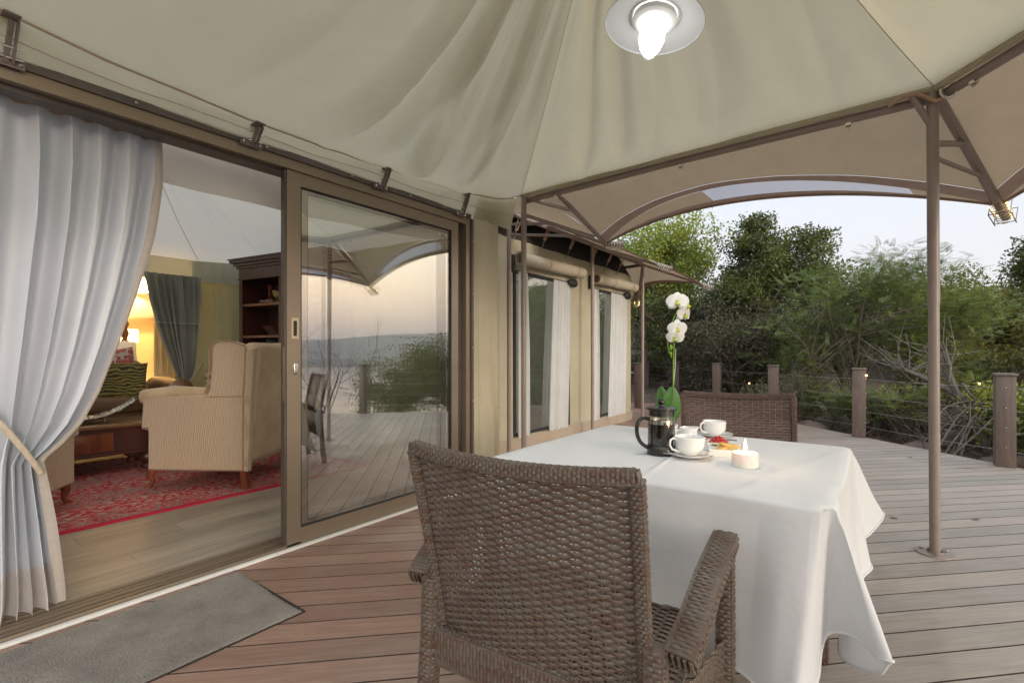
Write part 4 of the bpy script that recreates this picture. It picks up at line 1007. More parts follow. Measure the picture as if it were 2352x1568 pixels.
mb = MB(); mb.lathe([(.04, 0), (.045, .01), (.09, .05), (.13, .11), (.138, .115), (.128, .11), (.085, .055), (.03, .018)], c, 20); tag(obj('glass_bowl', mb, pane_mat('cut glass', .35, (.9, .92, .92), .05), None, world=True, loc=c), 'cut glass bowl on the middle shelf', 'bowl')
c = onb(.40, .14, shz[2] + .028)
pp = thing('potted_plant', 'small grey green plant in a yellow green pot on the bookcase', 'plant', c)
mb = MB(); mb.lathe([(.001, 0), (.06, 0), (.065, .02), (.07, .03), (.085, .11), (.105, .115), (.105, .14), (.09, .14), (.085, .12), (.001, .12)], c, 8); obj('pot', mb, M('yellow green glaze', (.42, .42, .03), rough=.25), pp, world=True, smooth=False)
mb = MB()
for i in range(70):
    a = RNG.random() * 6.28; r = .09 * RNG.random(); h = .05 + .13 * RNG.random(); p = c + Vector((r * cos(a) * .3, r * sin(a) * .3, .12)); q = c + Vector((r * cos(a), r * sin(a), .12 + h)); mb.tube([p, q], [.003, .008], 4)
obj('foliage', mb, M('grey green leaves', (.16, .21, .14), rough=.8), pp, world=True)
c = onb(.655, .10, shz[2] + .028); mb = MB(); mb.rbox((0, 0, .12), (.012, .13, .22), .003, n=1); o = obj('photo_frame', mb, M('light wood frame', (.45, .36, .26), rough=.6), None); o.location = c; o.rotation_euler = (0, 0, .9); tag(o, 'light wooden picture frame at the end of the plant shelf', 'frame')

# ------------------------------------------------------------------ the far tent
X2 = -3.42
ft = thing('far_tent', 'second canvas tent with two tall windows, rolled blinds and pointed roof', 'tent', (X2, 6, 0))
m_skirt = M('brown skirting canvas', (.36, .29, .21), (.42, .34, .26), scale=4, rough=.85)
ZT = 2.50
wins = [(4.60, 5.90), (6.52, 7.76)]; WZ0, WZ1 = .16, 2.14
def wz(y, t, z0, z1): return Vector((X2 + .012 * sin(y * 9 + t) * (.4 + nz1(y * 5, 2)) + .006 * sin(y * 31), y, z0 + (z1 - z0) * t))
for (y0, y1, z0, z1) in ((3.4, 4.60, 0, ZT), (5.90, 6.52, 0, ZT), (7.76, 8.02, 0, ZT), (4.60, 5.90, WZ1, ZT), (6.52, 7.76, WZ1, ZT), (4.60, 5.90, 0, WZ0), (6.52, 7.76, 0, WZ0)):
    mb = MB(); mb.grid(lambda a, t: wz(y0 + (y1 - y0) * a, t, z0, z1), max(6, int((y1 - y0) * 20)), 12); obj('wall_canvas', mb, m_canvas2, ft, world=True, smooth=2)
mb = MB(); mb.grid(lambda a, t: Vector((X2 + .03 + .012 * sin(a * 30) * (1 - t), 3.6 + 4.45 * a, .155 * t)), 60, 3); mb.grid(lambda a, t: Vector((X2 + .03 - 1.2 * a, 8.05, .155 * t)), 10, 2); obj('skirting', mb, m_skirt, ft, world=True)
mb = MB(); mb.grid(lambda a, t: Vector((X2 - 4 * a, 8.02 + .01 * sin(a * 40), ZT * t)), 40, 4); obj('wall_canvas', mb, m_canvas2, ft, world=True)
mb = MB(); mb.grid(lambda a, t: Vector((X2 - 4.2 * a, 8.0 - 4.4 * t, .012)), 2, 2); obj('inner_floor', mb, m_lam, ft, world=True)
mb = MB(); mb.grid(lambda a, t: Vector((X2 - 4.2, 8.0 - 4.4 * a, ZT * t)), 2, 2); obj('inner_wall', mb, m_gwall, ft, world=True)
for i, (y0, y1) in enumerate(wins):
    mb = MB()
    for a, b in (((X2 - .02, y0, WZ0), (X2 + .006, y0 + .035, WZ1)), ((X2 - .02, y1 - .035, WZ0), (X2 + .006, y1, WZ1)), ((X2 - .02, y0 + .035, WZ1 - .04), (X2 + .006, y1 - .035, WZ1)), ((X2 - .02, y0 + .035, WZ0), (X2 + .006, y1 - .035, WZ0 + .035))): mb.b2(a, b)
    wf = obj('window', mb, m_black if i == 0 else m_black, ft, world=True, smooth=False)
    mb = MB(); mb.add([(X2 - .012, y0 + .03, WZ0 + .03), (X2 - .012, y1 - .03, WZ0 + .03), (X2 - .012, y1 - .03, WZ1 - .03), (X2 - .012, y0 + .03, WZ1 - .03)], [(0, 1, 2, 3)]); obj('pane', mb, m_glass2, wf, world=True, smooth=False)
    # rolled blind above
    yb0, yb1 = y0 - .04, y1 + .16
    bl = thing('rolled_blind', ('cream canvas blind rolled up above the nearer tent window', 'cream canvas blind rolled up above the farther tent window')[i], 'blind', (X2 + .11, yb0, 2.27), group='rolled canvas blinds on the far tent')
    mb = MB(); A_, B_ = Vector((X2 + .11, yb0, 2.255)), Vector((X2 + .11, yb1, 2.275))
    n = 30; mb.tube([A_.lerp(B_, q / n) for q in range(n + 1)], [.074 + .003 * sin(q * 1.7) for q in range(n + 1)], 20, cap=False)
    mb.lathe([(.082, 0), (.06, .002), (.06, .12), (.001, .12)], A_, 20, Matrix.Rotation(radians(-90), 3, 'X')); mb.lathe([(.082, 0), (.001, .002)], B_, 20, Matrix.Rotation(radians(-90), 3, 'X')); obj('roll', mb, m_canvas3 if False else M('cream blind canvas', (.50, .45, .34), (.56, .51, .40), scale=5, rough=.85, bump=.3, bscale=40, bdist=.004), bl, world=True)
    for q in (.38, .86):
        mb = MB(); c = A_.lerp(B_, q); mb.tube([c + Vector((.088 * cos(a), .01 * sin(3 * a), .088 * sin(a))) for a in np.linspace(-1.6, 2.4, 14)], .006, 5, flat=.5); obj('strap', mb, m_strap, bl, world=True)
    mb = MB(); mb.rbox((X2 + .035, yb0 - .03, 2.2), (.05, .05, .2), .01, n=1); mb.ball((X2 + .06, yb1 - .17, 2.12), .075, 12, 8, (.6, 1.6, .8)); obj('black_wrap', mb, m_black, bl, world=True)
m_voile = M('white voile', (.80, .80, .78), (.86, .86, .84), scale=5, rough=.85, transl=.4)
for i, (y0, y1, lab, fo) in enumerate(((4.64, 4.84, 'white voile curtain at the near edge of the nearer tent window', 4), (5.42, 5.86, 'white voile curtain at the far side of the nearer tent window', 6), (6.55, 6.72, 'white voile curtain at the near edge of the farther tent window', 3), (7.16, 7.74, 'wide white voile curtain at the far side of the farther tent window', 7))):
    mb = MB(); y0b, y1b = (y0, y1 + .08) if i % 2 == 0 else (y0 - .12, y1 - .02)
    v0 = lambda y: Vector((X2 + .035, y, 0))
    curtain(mb, [(2.12, v0(y0), v0(y1)), (1.2, v0((y0 + y0b) / 2), v0((y1 + y1b) / 2 )), (.14, v0(y0b), v0(y1b - .04))], fo, .018, Vector((1, 0, 0)), 90, 16, i, 2.12, .14)
    tag(obj('window_curtain', mb, m_voile, None, world=True, loc=(X2, y0, 2.1), smooth=2), lab, 'curtain')
tb = thing('bathtub', 'white freestanding bathtub behind the nearer tent window', 'bathtub', (-4.8, 5.6, 0)); mb = MB(); mb.lathe([(.2, .05), (.34, .12), (.40, .35), (.42, .56), (.44, .57), (.40, .55), (.36, .3), (.2, .15), (.001, .14)], (0, 0, 0), 24)
for i in range(len(mb.v)): mb.v[i] = (mb.v[i][0], mb.v[i][1] * 1.9, mb.v[i][2])
obj('tub', mb, m_enam, tb)
# roof: beam, dark liner, fly with scalloped edge, struts, straps
beam_z = 2.66
pls = [(-3.19, 4.20), (-3.19, 6.14), (-3.19, 7.98)]
labs = ['thin steel pole at the near corner of the far tent', 'steel pole between the two windows of the far tent', 'steel pole at the far corner of the far tent']
tips2 = [Vector((-2.28, 4.68, 2.30)), Vector((-2.32, 6.42, 2.33)), Vector((-2.35, 8.62, 2.32)), Vector((-3.9, 9.45, 2.20))]
plo = []
for (px, py), lb in zip(pls, labs): plo.append(pole(Vector((px, py, 0)), Vector((px, py, beam_z + (.12 if py < 5 else 0))), .025, lb))
strut(plo[0], Vector((-3.19, 4.2, 2.74)), tips2[0], .022); strut(plo[0], Vector((-3.19, 4.2, 2.55)), Vector((-3.19, 4.2, 2.74)).lerp(tips2[0], .45), .016, 'brace'); strut(plo[0], Vector((-3.19, 4.2, 2.44)), Vector((-3.19, 4.2, 2.74)).lerp(tips2[0], .8), .014, 'brace')
strut(plo[1], Vector((-3.19, 6.14, 2.66)), tips2[1], .022); strut(plo[2], Vector((-3.19, 7.98, 2.66)), tips2[2], .022); strut(plo[2], Vector((-3.19, 7.98, 2.66)), tips2[3], .02)
for i, (tp, lb) in enumerate(((tips2[1], 'string light on the middle strut of the far tent'), (tips2[2], 'string light on the long strut at the far end of the far tent'), (tips2[3], 'glowing string light low behind the far pole'))):
    string_light(tp, (tp - Vector((-3.19, (6.14, 7.98, 7.98)[i], 2.66))).normalized() * 1.0, lb, i == 2)
mb = MB(); mb.tube([(-3.19, 3.9, beam_z + .02), (-3.19, 8.0, beam_z)], .026, 10); mb.tube([(-3.19, 8.0, beam_z), (-6.5, 8.3, beam_z)], .026, 10); obj('eave_beam', mb, m_steeld, ft, world=True)
mb = MB()
mb.grid(lambda a, t: Vector((-3.17 - 2.4 * t, 3.55 + 4.5 * a, 2.70 + 1.0 * t)), 30, 6); mb.grid(lambda a, t: Vector((X2 - .01 - .3 * t, 3.55 + 4.45 * a, ZT + .0 + .5 * t)), 10, 4)
obj('roof_liner', mb, m_dark, ft, world=True)
PK2 = Vector((-5.7, 6.2, 4.3))
innr = [Vector((-3.1, 3.75, 2.80)), Vector((-3.12, 6.14, 2.74)), Vector((-3.12, 8.05, 2.74)), Vector((-6.3, 8.5, 2.74)), Vector((-9, 6.2, 2.8))]
tps = tips2 + [Vector((-7.5, 9.6, 2.3)), Vector((-9.6, 6.2, 2.3))]
ribs = [(tips2[0], PK2 + Vector((0, -.6, 0))), (tips2[1], PK2), (tips2[2], PK2 + Vector((0, .4, 0))), (tips2[3], PK2 + Vector((0, .6, 0))), (tps[4], PK2 + Vector((-.4, .6, 0))), (tps[5], PK2)]
for i in range(5):
    (ta, pa), (tb_, pb) = ribs[i], ribs[i + 1]
    def rf(s_, t):
        o_ = ta.lerp(tb_, s_); q = 4 * s_ * (1 - s_); p_ = pa.lerp(pb, s_); d_ = p_ - o_; d_.z = 0; d_.normalize()
        L = (tb_ - ta).length; o_ = o_ + d_ * (.16 * q * L) + Vector((0, 0, .10 * q * L)); c = o_.lerp(p_, t); c.z += -.18 * sin(pi * t) - .05 * q * sin(pi * t); return c
    mb = MB(); mb.grid(rf, 30, 20); obj('roof_canvas', mb, m_fly, ft, world=True)
    mb = MB(); mb.grid(lambda s_, t: rf(s_, t * .035) - Vector((0, 0, .004)), 30, 1); obj('hem', mb, m_hem, ft, world=True)
for i, y in enumerate((3.95, 4.55, 5.15, 5.78, 6.45, 6.95, 7.4)):   # webbing straps from wall top up to the beam
    mb = MB(); a_, b_ = Vector((X2 + .02, y, ZT - .01 - .06)), Vector((-3.2, y - .12, beam_z - .01 + .04))
    m_ = a_.lerp(b_, .45) + Vector((0, 0, .02)); mb.tube([a_ - Vector((0, .02, .0)), a_ + Vector((.02, 0, .06)), m_], .010, 6, flat=.5); mb.tube([m_ + Vector((0, .018, 0)), b_ + Vector((0, .03, 0))], .009, 6, flat=.5); mb.tube([m_ - Vector((0, .018, 0)), b_ - Vector((0, .03, 0))], .009, 6, flat=.5); mb.ball(m_, .022, 8, 5, (1, 1, .6))
    obj('strap', mb, m_strap, ft, world=True)

# ------------------------------------------------------------------ woven chairs
def wick_mat(name, a, b, c):
    m = M(name, a, b, scale=16, rough=.5, stretch=(1, 1, 6), c3=c, ramp=(.36, .64), bump=.15, bscale=300, bdist=.0006, spec=.45); return m
m_wick = wick_mat('brown wicker', (.100, .060, .044), (.125, .108, .088), (.115, .085, .066))
m_wick2 = wick_mat('dark brown wicker', (.07, .038, .03), (.12, .08, .065), (.095, .055, .043))
m_stake = M('light wicker stake', (.22, .155, .12), (.27, .21, .165), scale=40, rough=.45)
m_core = M('wicker shadow core', (.05, .032, .024), rough=.8)
def strand(mb, pts, nrm, crs, hw, ht, closed=False):
    n = len(pts); vs = []; fs = []
    for p, nn, cc in zip(pts, nrm, crs):
        vs += [p - cc * hw, p - cc * (hw * .55) + nn * ht, p + cc * (hw * .55) + nn * ht, p + cc * hw, p + cc * (hw * .55) - nn * ht, p - cc * (hw * .55) - nn * ht]
    for i in range(n if closed else n - 1):
        j = (i + 1) % n
        for k_ in range(6): fs.append((i * 6 + k_, i * 6 + (k_ + 1) % 6, j * 6 + (k_ + 1) % 6, j * 6 + k_))
    mb.add(vs, fs)
def wsheet(mb, S, ns, nr, wid, amp, th, spp=3, stakes=True, sth=.003, alt=1):
    """S(a,b)->(pos,normal,cross) ; strands along a, stakes along b"""
    for j in range(nr):
        b = (j + .5) / nr; P_, N_, C_ = [], [], []
        for i in range(ns * spp + 1):
            a = i / (ns * spp); p, nn, cc = S(a, b); d = amp * cos(pi * a * ns + pi * (j // alt)); P_.append(p + nn * d); N_.append(nn); C_.append(cc)
        strand(mb, P_, N_, C_, wid, th)
    if stakes:
        for i in range(ns + 1):
            pts = []; 
            for q in range(13): p, nn, cc = S(i / ns, q / 12); pts.append(p)
            mb.tube(pts, sth, 5)
def wtube(mb, pts, hw, hh, up=Vector((0, 0, 1)), pitch=.0105, nst=8, core=True, caps=False):
    pts = [Vector(p) for p in pts]; seg = [0]
    for i in range(1, len(pts)): seg.append(seg[-1] + (pts[i] - pts[i - 1]).length)
    L = seg[-1]
    def at(s_):
        for i in range(1, len(pts)):
            if s_ <= seg[i] + 1e-9: break
        f = (s_ - seg[i - 1]) / (seg[i] - seg[i - 1]); c = pts[i - 1].lerp(pts[i], f); d0 = (pts[i] - pts[i - 1]).normalized()
        if f > .5 and i + 1 < len(pts): d1 = (pts[i + 1] - pts[i]).normalized(); d0 = d0.lerp(d1, (f - .5)).normalized()
        elif f < .5 and i > 1: d1 = (pts[i - 1] - pts[i - 2]).normalized(); d0 = d0.lerp(d1, (.5 - f)).normalized()
        x = d0.cross(up); x = x.normalized() if x.length > .05 else Vector((1, 0, 0)); y = x.cross(d0).normalized(); return c, d0, x, y
    nr = max(2, int(L / pitch)); m = 24
    for j in range(nr):
        c, d, x, y = at((j + .5) / nr * L); P_, N_, C_ = [], [], []
        for i in range(m):
            th = 2 * pi * i / m; cx, sy_ = cos(th), sin(th); e = 4
            r = (abs(cx) ** e + abs(sy_) ** e) ** (-1 / e); n_ = (x * (abs(cx) ** (e - 1) * (1 if cx > 0 else -1)) + y * (abs(sy_) ** (e - 1) * (1 if sy_ > 0 else -1))).normalized()
            p = c + x * (hw * r * cx) + y * (hh * r * sy_) + n_ * (.0017 * cos(nst * th + pi * j)); P_.append(p); N_.append(n_); C_.append(d)
        strand(mb, P_, N_, C_, pitch * .50, .0019, closed=True)
    if core:
        for i in range(len(pts) - 1): mb.bar(pts[i], pts[i + 1], hw * 1.92, hh * 1.92, up=up)
    if caps:
        for e_, sg in ((0, -1), (-1, 1)):
            c, d, x, y = at(0 if e_ == 0 else L)
            for q in range(-2, 3): mb.tube([c + d * sg * .003 + x * (q * hw * .4) - y * hh * .85, c + d * sg * .006 + x * (q * hw * .4), c + d * sg * .003 + x * (q * hw * .4) + y * hh * .85], .0045, 5)
def wicker_chair(label, loc, rz, far=False):
    mm = m_wick2 if far else m_wick
    t = thing('wicker_chair', label, 'chair', loc, rz, group='woven armchairs at the breakfast table')
    HB = .285
    def S(a, b):
        x = (a * 2 - 1) * HB * (.955 + .045 * b); z = .395 + b * .50; bow = .028 * (1 - (a * 2 - 1) ** 2)
        y = -.225 - .105 * b ** 1.2 - bow
        n_ = Vector((.18 * (a * 2 - 1), -1, -.2)).normalized(); c_ = Vector((0, -.2, 1)).normalized()
        z += .012 * ((a * 2 - 1) ** 2) * b
        return Vector((x, y, z)), n_, c_
    mb = MB()
    if far: wsheet(mb, S, 20, 34, .0068, .0028, .0014, 3, False)
    else: wsheet(mb, S, 21, 58, .0050, .0036, .0019, 5, True, .0022)
    bo = obj('backrest', mb, mm, t, kind='stuff')
    if far:
        mb = MB()
        for i in range(21):
            pts = []
            for q in range(60):
                p, nn, cc = S(i / 20, q / 59); pts.append(p - nn * (.0035 * cos(pi * q / 1.8)) - nn * .003 * 0)
            mb.tube(pts, .0019, 5)
        obj('weave_stakes', mb, m_stake, bo, kind='stuff')
    # rim of the back
    mb = MB(); n = 14
    top = [S(i / n, 1.0)[0] + Vector((0, 0, .006)) for i in range(n + 1)]
    wtube(mb, top, .014, .015, pitch=.0095, caps=True); obj('top_rim', mb, mm, t, kind='stuff')
    for a in (0, 1):
        mb = MB(); sd = [S(a, i / 8)[0] + Vector(((a * 2 - 1) * .003, 0, 0)) for i in range(9)]; wtube(mb, sd, .012, .013, up=Vector((0, 1, 0)), pitch=.0095); obj('side_rim', mb, mm, t, kind='stuff')
    mb = MB(); wtube(mb, [S(i / 8, 0)[0] + Vector((0, 0, -.004)) for i in range(9)], .012, .012, pitch=.0095); obj('bottom_rim', mb, mm, t, kind='stuff')
    # seat
    def SS(a, b):
        x = (a * 2 - 1) * .325; y = -.24 + b * .46; return Vector((x, y, .415 - .008 * (1 - (a * 2 - 1) ** 2))), Vector((0, 0, 1)), Vector((0, 1, 0))
    mb = MB(); wsheet(mb, SS, 22, 42, .0054, .0032, .0018, 5, True, .002); mb.b2((-.31, -.23, .385), (.31, .21, .404)); obj('seat', mb, mm, t, kind='stuff')
    for (a, b) in ((-1, 0), (1, 0)):
        pass
    mb = MB(); wtube(mb, [(-.33, .225, .40), (.33, .225, .40)], .014, .03, pitch=.0105); obj('front_apron', mb, mm, t, kind='stuff')
    mb = MB(); wtube(mb, [(-.29, -.25, .375), (.29, -.25, .375)], .014, .05, pitch=.0105); obj('rear_apron', mb, mm, t, kind='stuff')
    for sx in (-1, 1):
        X = sx * .375
        mb = MB(); arm = [(X * .93, -.245, .535), (X * .96, -.17, .580), (X * .98, -.06, .625), (X, .06, .652), (X, .15, .655)]
        wtube(mb, smooth_path([Vector(q) for q in arm], 4), .031, .022, pitch=.0095, caps=True); obj('armrest', mb, mm, t, kind='stuff')
        mb = MB(); wtube(mb, [(X, .145, .64), (X, .15, .3), (X, .165, 0)], .021, .024, up=Vector((0, 1, 0)), pitch=.0105, caps=True); obj('leg', mb, mm, t, kind='stuff')
        mb = MB(); wtube(mb, [(sx * .30, -.245, .55), (sx * .30, -.25, .4), (sx * .30, -.29, 0)], .021, .022, up=Vector((0, 1, 0)), pitch=.0105); obj('leg', mb, mm, t, kind='stuff')
        def SA(a, b, X=X, sx=sx):
            y = .13 - .38 * a; q = sin(pi * min(1, a * 1.0)); low = .30 - .02 * q + .10 * (1 - abs(2 * a - 1) ** 2) * 0; arch = .325 + .05 * sin(pi * a) ; hi = .405 + .06 * a * 0
            return Vector((X * (1 - .16 * a), y, arch - .06 * (1 - sin(pi * a)) + (hi - arch + .06 * (1 - sin(pi * a))) * b)), Vector((sx, 0, 0)), Vector((0, 0, 1))
        mb = MB(); wsheet(mb, SA, 16, 12, .0052, .0028, .002, 3, True, .0028); obj('side_apron', mb, mm, t, kind='stuff')
    return t
wicker_chair('large brown wicker armchair in front with its woven back to the viewer', (-.68, 1.19, 0), radians(5))
fc = wicker_chair('dark brown wicker armchair on the far side of the white table', (-.552, 2.685, 0), radians(195.6), far=True)

# ------------------------------------------------------------------ breakfast table
ZTB = .755
table = thing('breakfast_table', 'square table with wicker legs hidden under the white cloth', 'table', (-.63, 1.96, 0))
mb = MB(); mb.rbox((-.63, 1.96, .725), (1.05, .99, .04), .012, n=2); obj('tabletop', mb, m_wick2, table, world=True)
for x, y in ((-1.06, 1.58), (-.165, 1.62), (-1.06, 2.3), (-.165, 2.15)):
    mb = MB(); wtube(mb, [(x, y, .7), (x, y, 0)], .024, .024, up=Vector((0, 1, 0)), pitch=.0105, caps=True); obj('leg', mb, m_wick2, table, world=True, kind='stuff')
pairs = [((-1.17, 1.45), (-1.235, 1.37, .20)), ((-1.08, 1.45), (-1.10, 1.43, .27)), ((-.9, 1.45), (-.92, 1.40, .29)), ((-.7, 1.45), (-.71, 1.432, .30)), ((-.52, 1.45), (-.54, 1.405, .29)),
         ((-.36, 1.45), (-.39, 1.43, .30)), ((-.24, 1.45), (-.27, 1.42, .295)), ((-.17, 1.452), (-.20, 1.365, .265)), ((-.13, 1.452), (-.15, 1.36, .26)), ((-.105, 1.455), (-.118, 1.43, .29)),
         ((-.098, 1.462), (-.115, 1.55, .345)), ((-.095, 1.47), (-.10, 1.60, .375)), ((-.092, 1.475), (-.06, 1.585, .39)), ((-.09, 1.48), (-.01, 1.53, .385)), ((-.088, 1.49), (.008, 1.50, .40)), ((-.087, 1.50), (.018, 1.515, .39)),
         ((-.086, 1.53), (.0, 1.56, .33)), ((-.085, 1.58), (-.065, 1.625, .29)), ((-.085, 1.66), (-.085, 1.70, .31)), ((-.085, 1.8), (-.04, 1.82, .37)), ((-.085, 1.97), (-.045, 1.98, .40)), ((-.085, 2.12), (-.03, 2.13, .40)),
         ((-.086, 2.27), (-.06, 2.28, .415)), ((-.088, 2.38), (-.035, 2.38, .44)), ((-.09, 2.45), (.015, 2.49, .475)), ((-.10, 2.47), (.0, 2.56, .48)), ((-.16, 2.475), (-.12, 2.56, .42)), ((-.4, 2.475), (-.39, 2.51, .38)),
         ((-.65, 2.475), (-.65, 2.53, .37)), ((-.9, 2.475), (-.91, 2.51, .38)), ((-1.10, 2.475), (-1.13, 2.56, .33)), ((-1.17, 2.47), (-1.26, 2.56, .22)), ((-1.175, 2.38), (-1.23, 2.38, .33)), ((-1.175, 2.1), (-1.21, 2.11, .38)), ((-1.175, 1.85), (-1.23, 1.85, .38)), ((-1.175, 1.6), (-1.20, 1.58, .37))]
npair = len(pairs)
def hemtop(q):
    i = int(q) % npair; f = q - int(q); g = [pairs[(i + k_) % npair] for k_ in (-1, 0, 1, 2)]
    T_ = [g[1][0][j] * (1 - f) + g[2][0][j] * f for j in (0, 1)]; return Vector((*T_, ZTB)), Vector(cat(*[x[1] for x in g], f))
cloth = MB(); NQ = npair * 14; cen = Vector((-.63, 1.96, ZTB))
def topz(x, y):
    z = .0006 * sin(x * 30 + y * 11) + .0045 * math.exp(-((x + .60 + .02 * sin(y * 4)) / .006) ** 2) + .0040 * math.exp(-((y - 1.93 - .02 * sin(x * 5)) / .006) ** 2) + .0035 * math.exp(-((x + .2 - .25 * (y - 2)) / .008) ** 2) + .0012 * nz1(x * 12 + y * 7, 3)
    return z
rings_ = []
NT, ND = 26, 34
for qi in range(NQ):
    T_, H_ = hemtop(qi * npair / NQ)
    col = []
    for i in range(NT):
        f = (i / NT) ** .8; p = cen.lerp(T_, f * .985); p.z = ZTB + topz(p.x, p.y); col.append(p)
    out_ = H_ - T_; outh = Vector((out_.x, out_.y, 0))
    for i in range(ND + 1):
        t = i / ND; 
        oh = outh * (t ** 1.05) + outh.normalized() * (.012 * (1 - math.exp(-t * 14)))
        z = ZTB - (ZTB - H_.z) * (t) ; z -= 0
        if i < 3: z = ZTB - (.000, .003, .010)[i] ; oh = outh.normalized() * (.0, .006, .011)[i]
        wv = .006 * sin(qi * .21 + 3 * t) * t
        p = T_ + oh + outh.normalized() * wv; p.z = z + (.0008 if i == 0 else 0); col.append(p)
    rings_.append(col)
nc = len(rings_[0])
for col in rings_: cloth.v += [tuple(p) for p in col]
for qi in range(NQ):
    a, b = qi * nc, ((qi + 1) % NQ) * nc
    for i in range(nc - 1): cloth.f.append((a + i, b + i, b + i + 1, a + i + 1))
cloth.m = [0] * len(cloth.f)
m_cloth = M('white cotton tablecloth', (.71, .725, .75), (.75, .765, .79), scale=3, rough=.85, bump=.35, bscale=11, bdist=.012, transl=.12, sheen=.2)
tc = tag(obj('tablecloth', cloth, m_cloth, None, world=True, loc=cen, smooth=2), 'white cotton tablecloth draped in deep folds over the breakfast table', 'tablecloth')
mb = MB(); mb.tube([rings_[i][-1] for i in range(0, NQ)] + [rings_[0][-1]], .0045, 5); obj('stitched_hem', mb, m_cloth, tc, world=True)

m_china = M('white china', (.82, .82, .81), rough=.12, coat=.6)
def W(u, v, z=ZTB + .002): p = P(u, v, z); p.z = z; return p
def cup(u, v, lab_c, lab_s, hang, r=.056, h=.068):
    c = W(u, v); s_ = MB(); s_.lathe([(.001, .006), (.03, .004), (.032, .0), (.036, .003), (.055, .008), (.078, .016), (.081, .019), (.078, .0195), (.054, .012), (.03, .009), (.001, .009)], c, 40)
    tag(obj('saucer', s_, m_china, None, world=True, loc=c), lab_s, 'saucer')
    c = c + Vector((0, 0, .010)); t = thing('coffee_cup', lab_c, 'cup', c)
    mb = MB(); mb.lathe([(.001, .004), (.022, .003), (.024, .0), (.028, .003), (.040, .014), (.050, .030), (r - .002, .048), (r, h), (r - .0015, h + .0015), (r - .003, h), (r - .005, .048), (.046, .030), (.036, .016), (.02, .009), (.001, .008)], c, 48); obj('cup_body', mb, m_china, t, world=True)
    d = Vector((cos(hang), sin(hang), 0)); mb = MB()
    pts = [c + d * (r - .004) + Vector((0, 0, h - .010)), c + d * (r + .008) + Vector((0, 0, h - .003)), c + d * (r + .021) + Vector((0, 0, h - .010)), c + d * (r + .024) + Vector((0, 0, h - .028)), c + d * (r + .014) + Vector((0, 0, h - .045)), c + d * (r - .008) + Vector((0, 0, h - .052)), c + d * (r - .018) + Vector((0, 0, h - .053))]
    mb.tube(pts, .0042, 8); obj('handle', mb, m_china, t, world=True); return t
imgL = atan2(-.6, -.8)     # towards the left of the photograph
cup(1584, 1050, 'white china cup in front of the coffee press', 'white saucer holding the nearer cup and a spoon', imgL + .15)
cup(1641, 1003, 'white china cup farther back by the dark chair', 'white saucer under the farther cup', imgL + .25, r=.052, h=.064)
c = W(1535, 1044, ZTB + .02); mb = MB(); d = Vector((.95, .1, 0)).normalized(); mb.tube([c + d * -.015 + Vector((0, 0, .004)), c + d * .03 + Vector((0, 0, .002))], [.003, .0035], 6, flat=.4); mb.ball(c + d * -.01 + Vector((0, 0, .006)), .009, 8, 5, (1.4, 1, .3)); tag(obj('teaspoon', mb, m_chrome, None, world=True, loc=c), 'steel teaspoon resting on the nearer saucer', 'spoon')
c = W(1664, 1009, ZTB + .02); mb = MB(); mb.tube([c, c + Vector((.05, .0, .001))], .003, 6); mb.ball(c, .010, 8, 5, (1.4, 1, .35)); tag(obj('teaspoon', mb, m_steeld, None, world=True, loc=c), 'dark teaspoon on the farther saucer', 'spoon')
# coffee press
pc = W(1519, 1042)
fp_ = thing('coffee_press', 'glass coffee press with black frame and round plunger knob', 'coffee press', pc)
m_bplast = M('black plastic', (.018, .017, .016), rough=.28, coat=.2)
mb = MB(); mb.lathe([(.001, 0), (.052, 0), (.054, .006), (.0535, .034), (.051, .038), (.001, .038)], pc, 36); obj('base', mb, m_bplast, fp_, world=True)
mb = MB(); mb.lathe([(.0485, .036), (.0495, .17), (.0475, .17), (.047, .036)], pc, 40); obj('glass_beaker', mb, pane_mat('beaker glass', .0, (.95, .96, .95), .01), fp_, world=True)
mb = MB(); mb.lathe([(.001, .038), (.0465, .038), (.0465, .118), (.001, .118)], pc, 36); obj('coffee', mb, M('black coffee', (.012, .006, .003), rough=.5, spec=.08), fp_, world=True)
mb = MB(); mb.lathe([(.001, .1205), (.0455, .1205), (.0455, .128), (.001, .128)], pc, 32); mb.lathe([(.0465, .1185), (.047, .136), (.0455, .136)], pc, 32); mb.tube([pc + Vector((0, 0, .12)), pc + Vector((0, 0, .20))], .0025, 8); obj('plunger', mb, m_chrome, fp_, world=True)
mb = MB(); mb.lathe([(.0485, .150), (.0485, .172), (.0575, .1745), (.0575, .180), (.045, .184), (.02, .187), (.001, .187)], pc, 40); mb.lathe([(.047, .168), (.047, .150), (.0485, .150)], pc, 40); ld = obj('lid', mb, m_bplast, fp_, world=True)
mb = MB(); mb.ball(pc + Vector((0, 0, .204)), .0135, 18, 12); mb.lathe([(.008, .186), (.006, .194)], pc, 12); obj('knob', mb, m_bplast, ld, world=True)
for k_ in range(4):
    a = .6 + k_ * pi / 2; mb = MB(); q = Vector((cos(a), sin(a), 0)); mb.bar(pc + q * .0505 + Vector((0, 0, .03)), pc + q * .0505 + Vector((0, 0, .128)), .007, .002, up=q); obj('frame_strip', mb, m_bplast, fp_, world=True, smooth=False)
mb = MB(); d = Vector((cos(imgL + .05), sin(imgL + .05), 0)); pts = [pc + d * .048 + Vector((0, 0, .137)), pc + d * .075 + Vector((0, 0, .139)), pc + d * .093 + Vector((0, 0, .122)), pc + d * .097 + Vector((0, 0, .085)), pc + d * .085 + Vector((0, 0, .05)), pc + d * .062 + Vector((0, 0, .03)), pc + d * .048 + Vector((0, 0, .024))]
mb.tube(smooth_path(pts), .010, 10, flat=.75); obj('handle', mb, m_bplast, fp_, world=True)
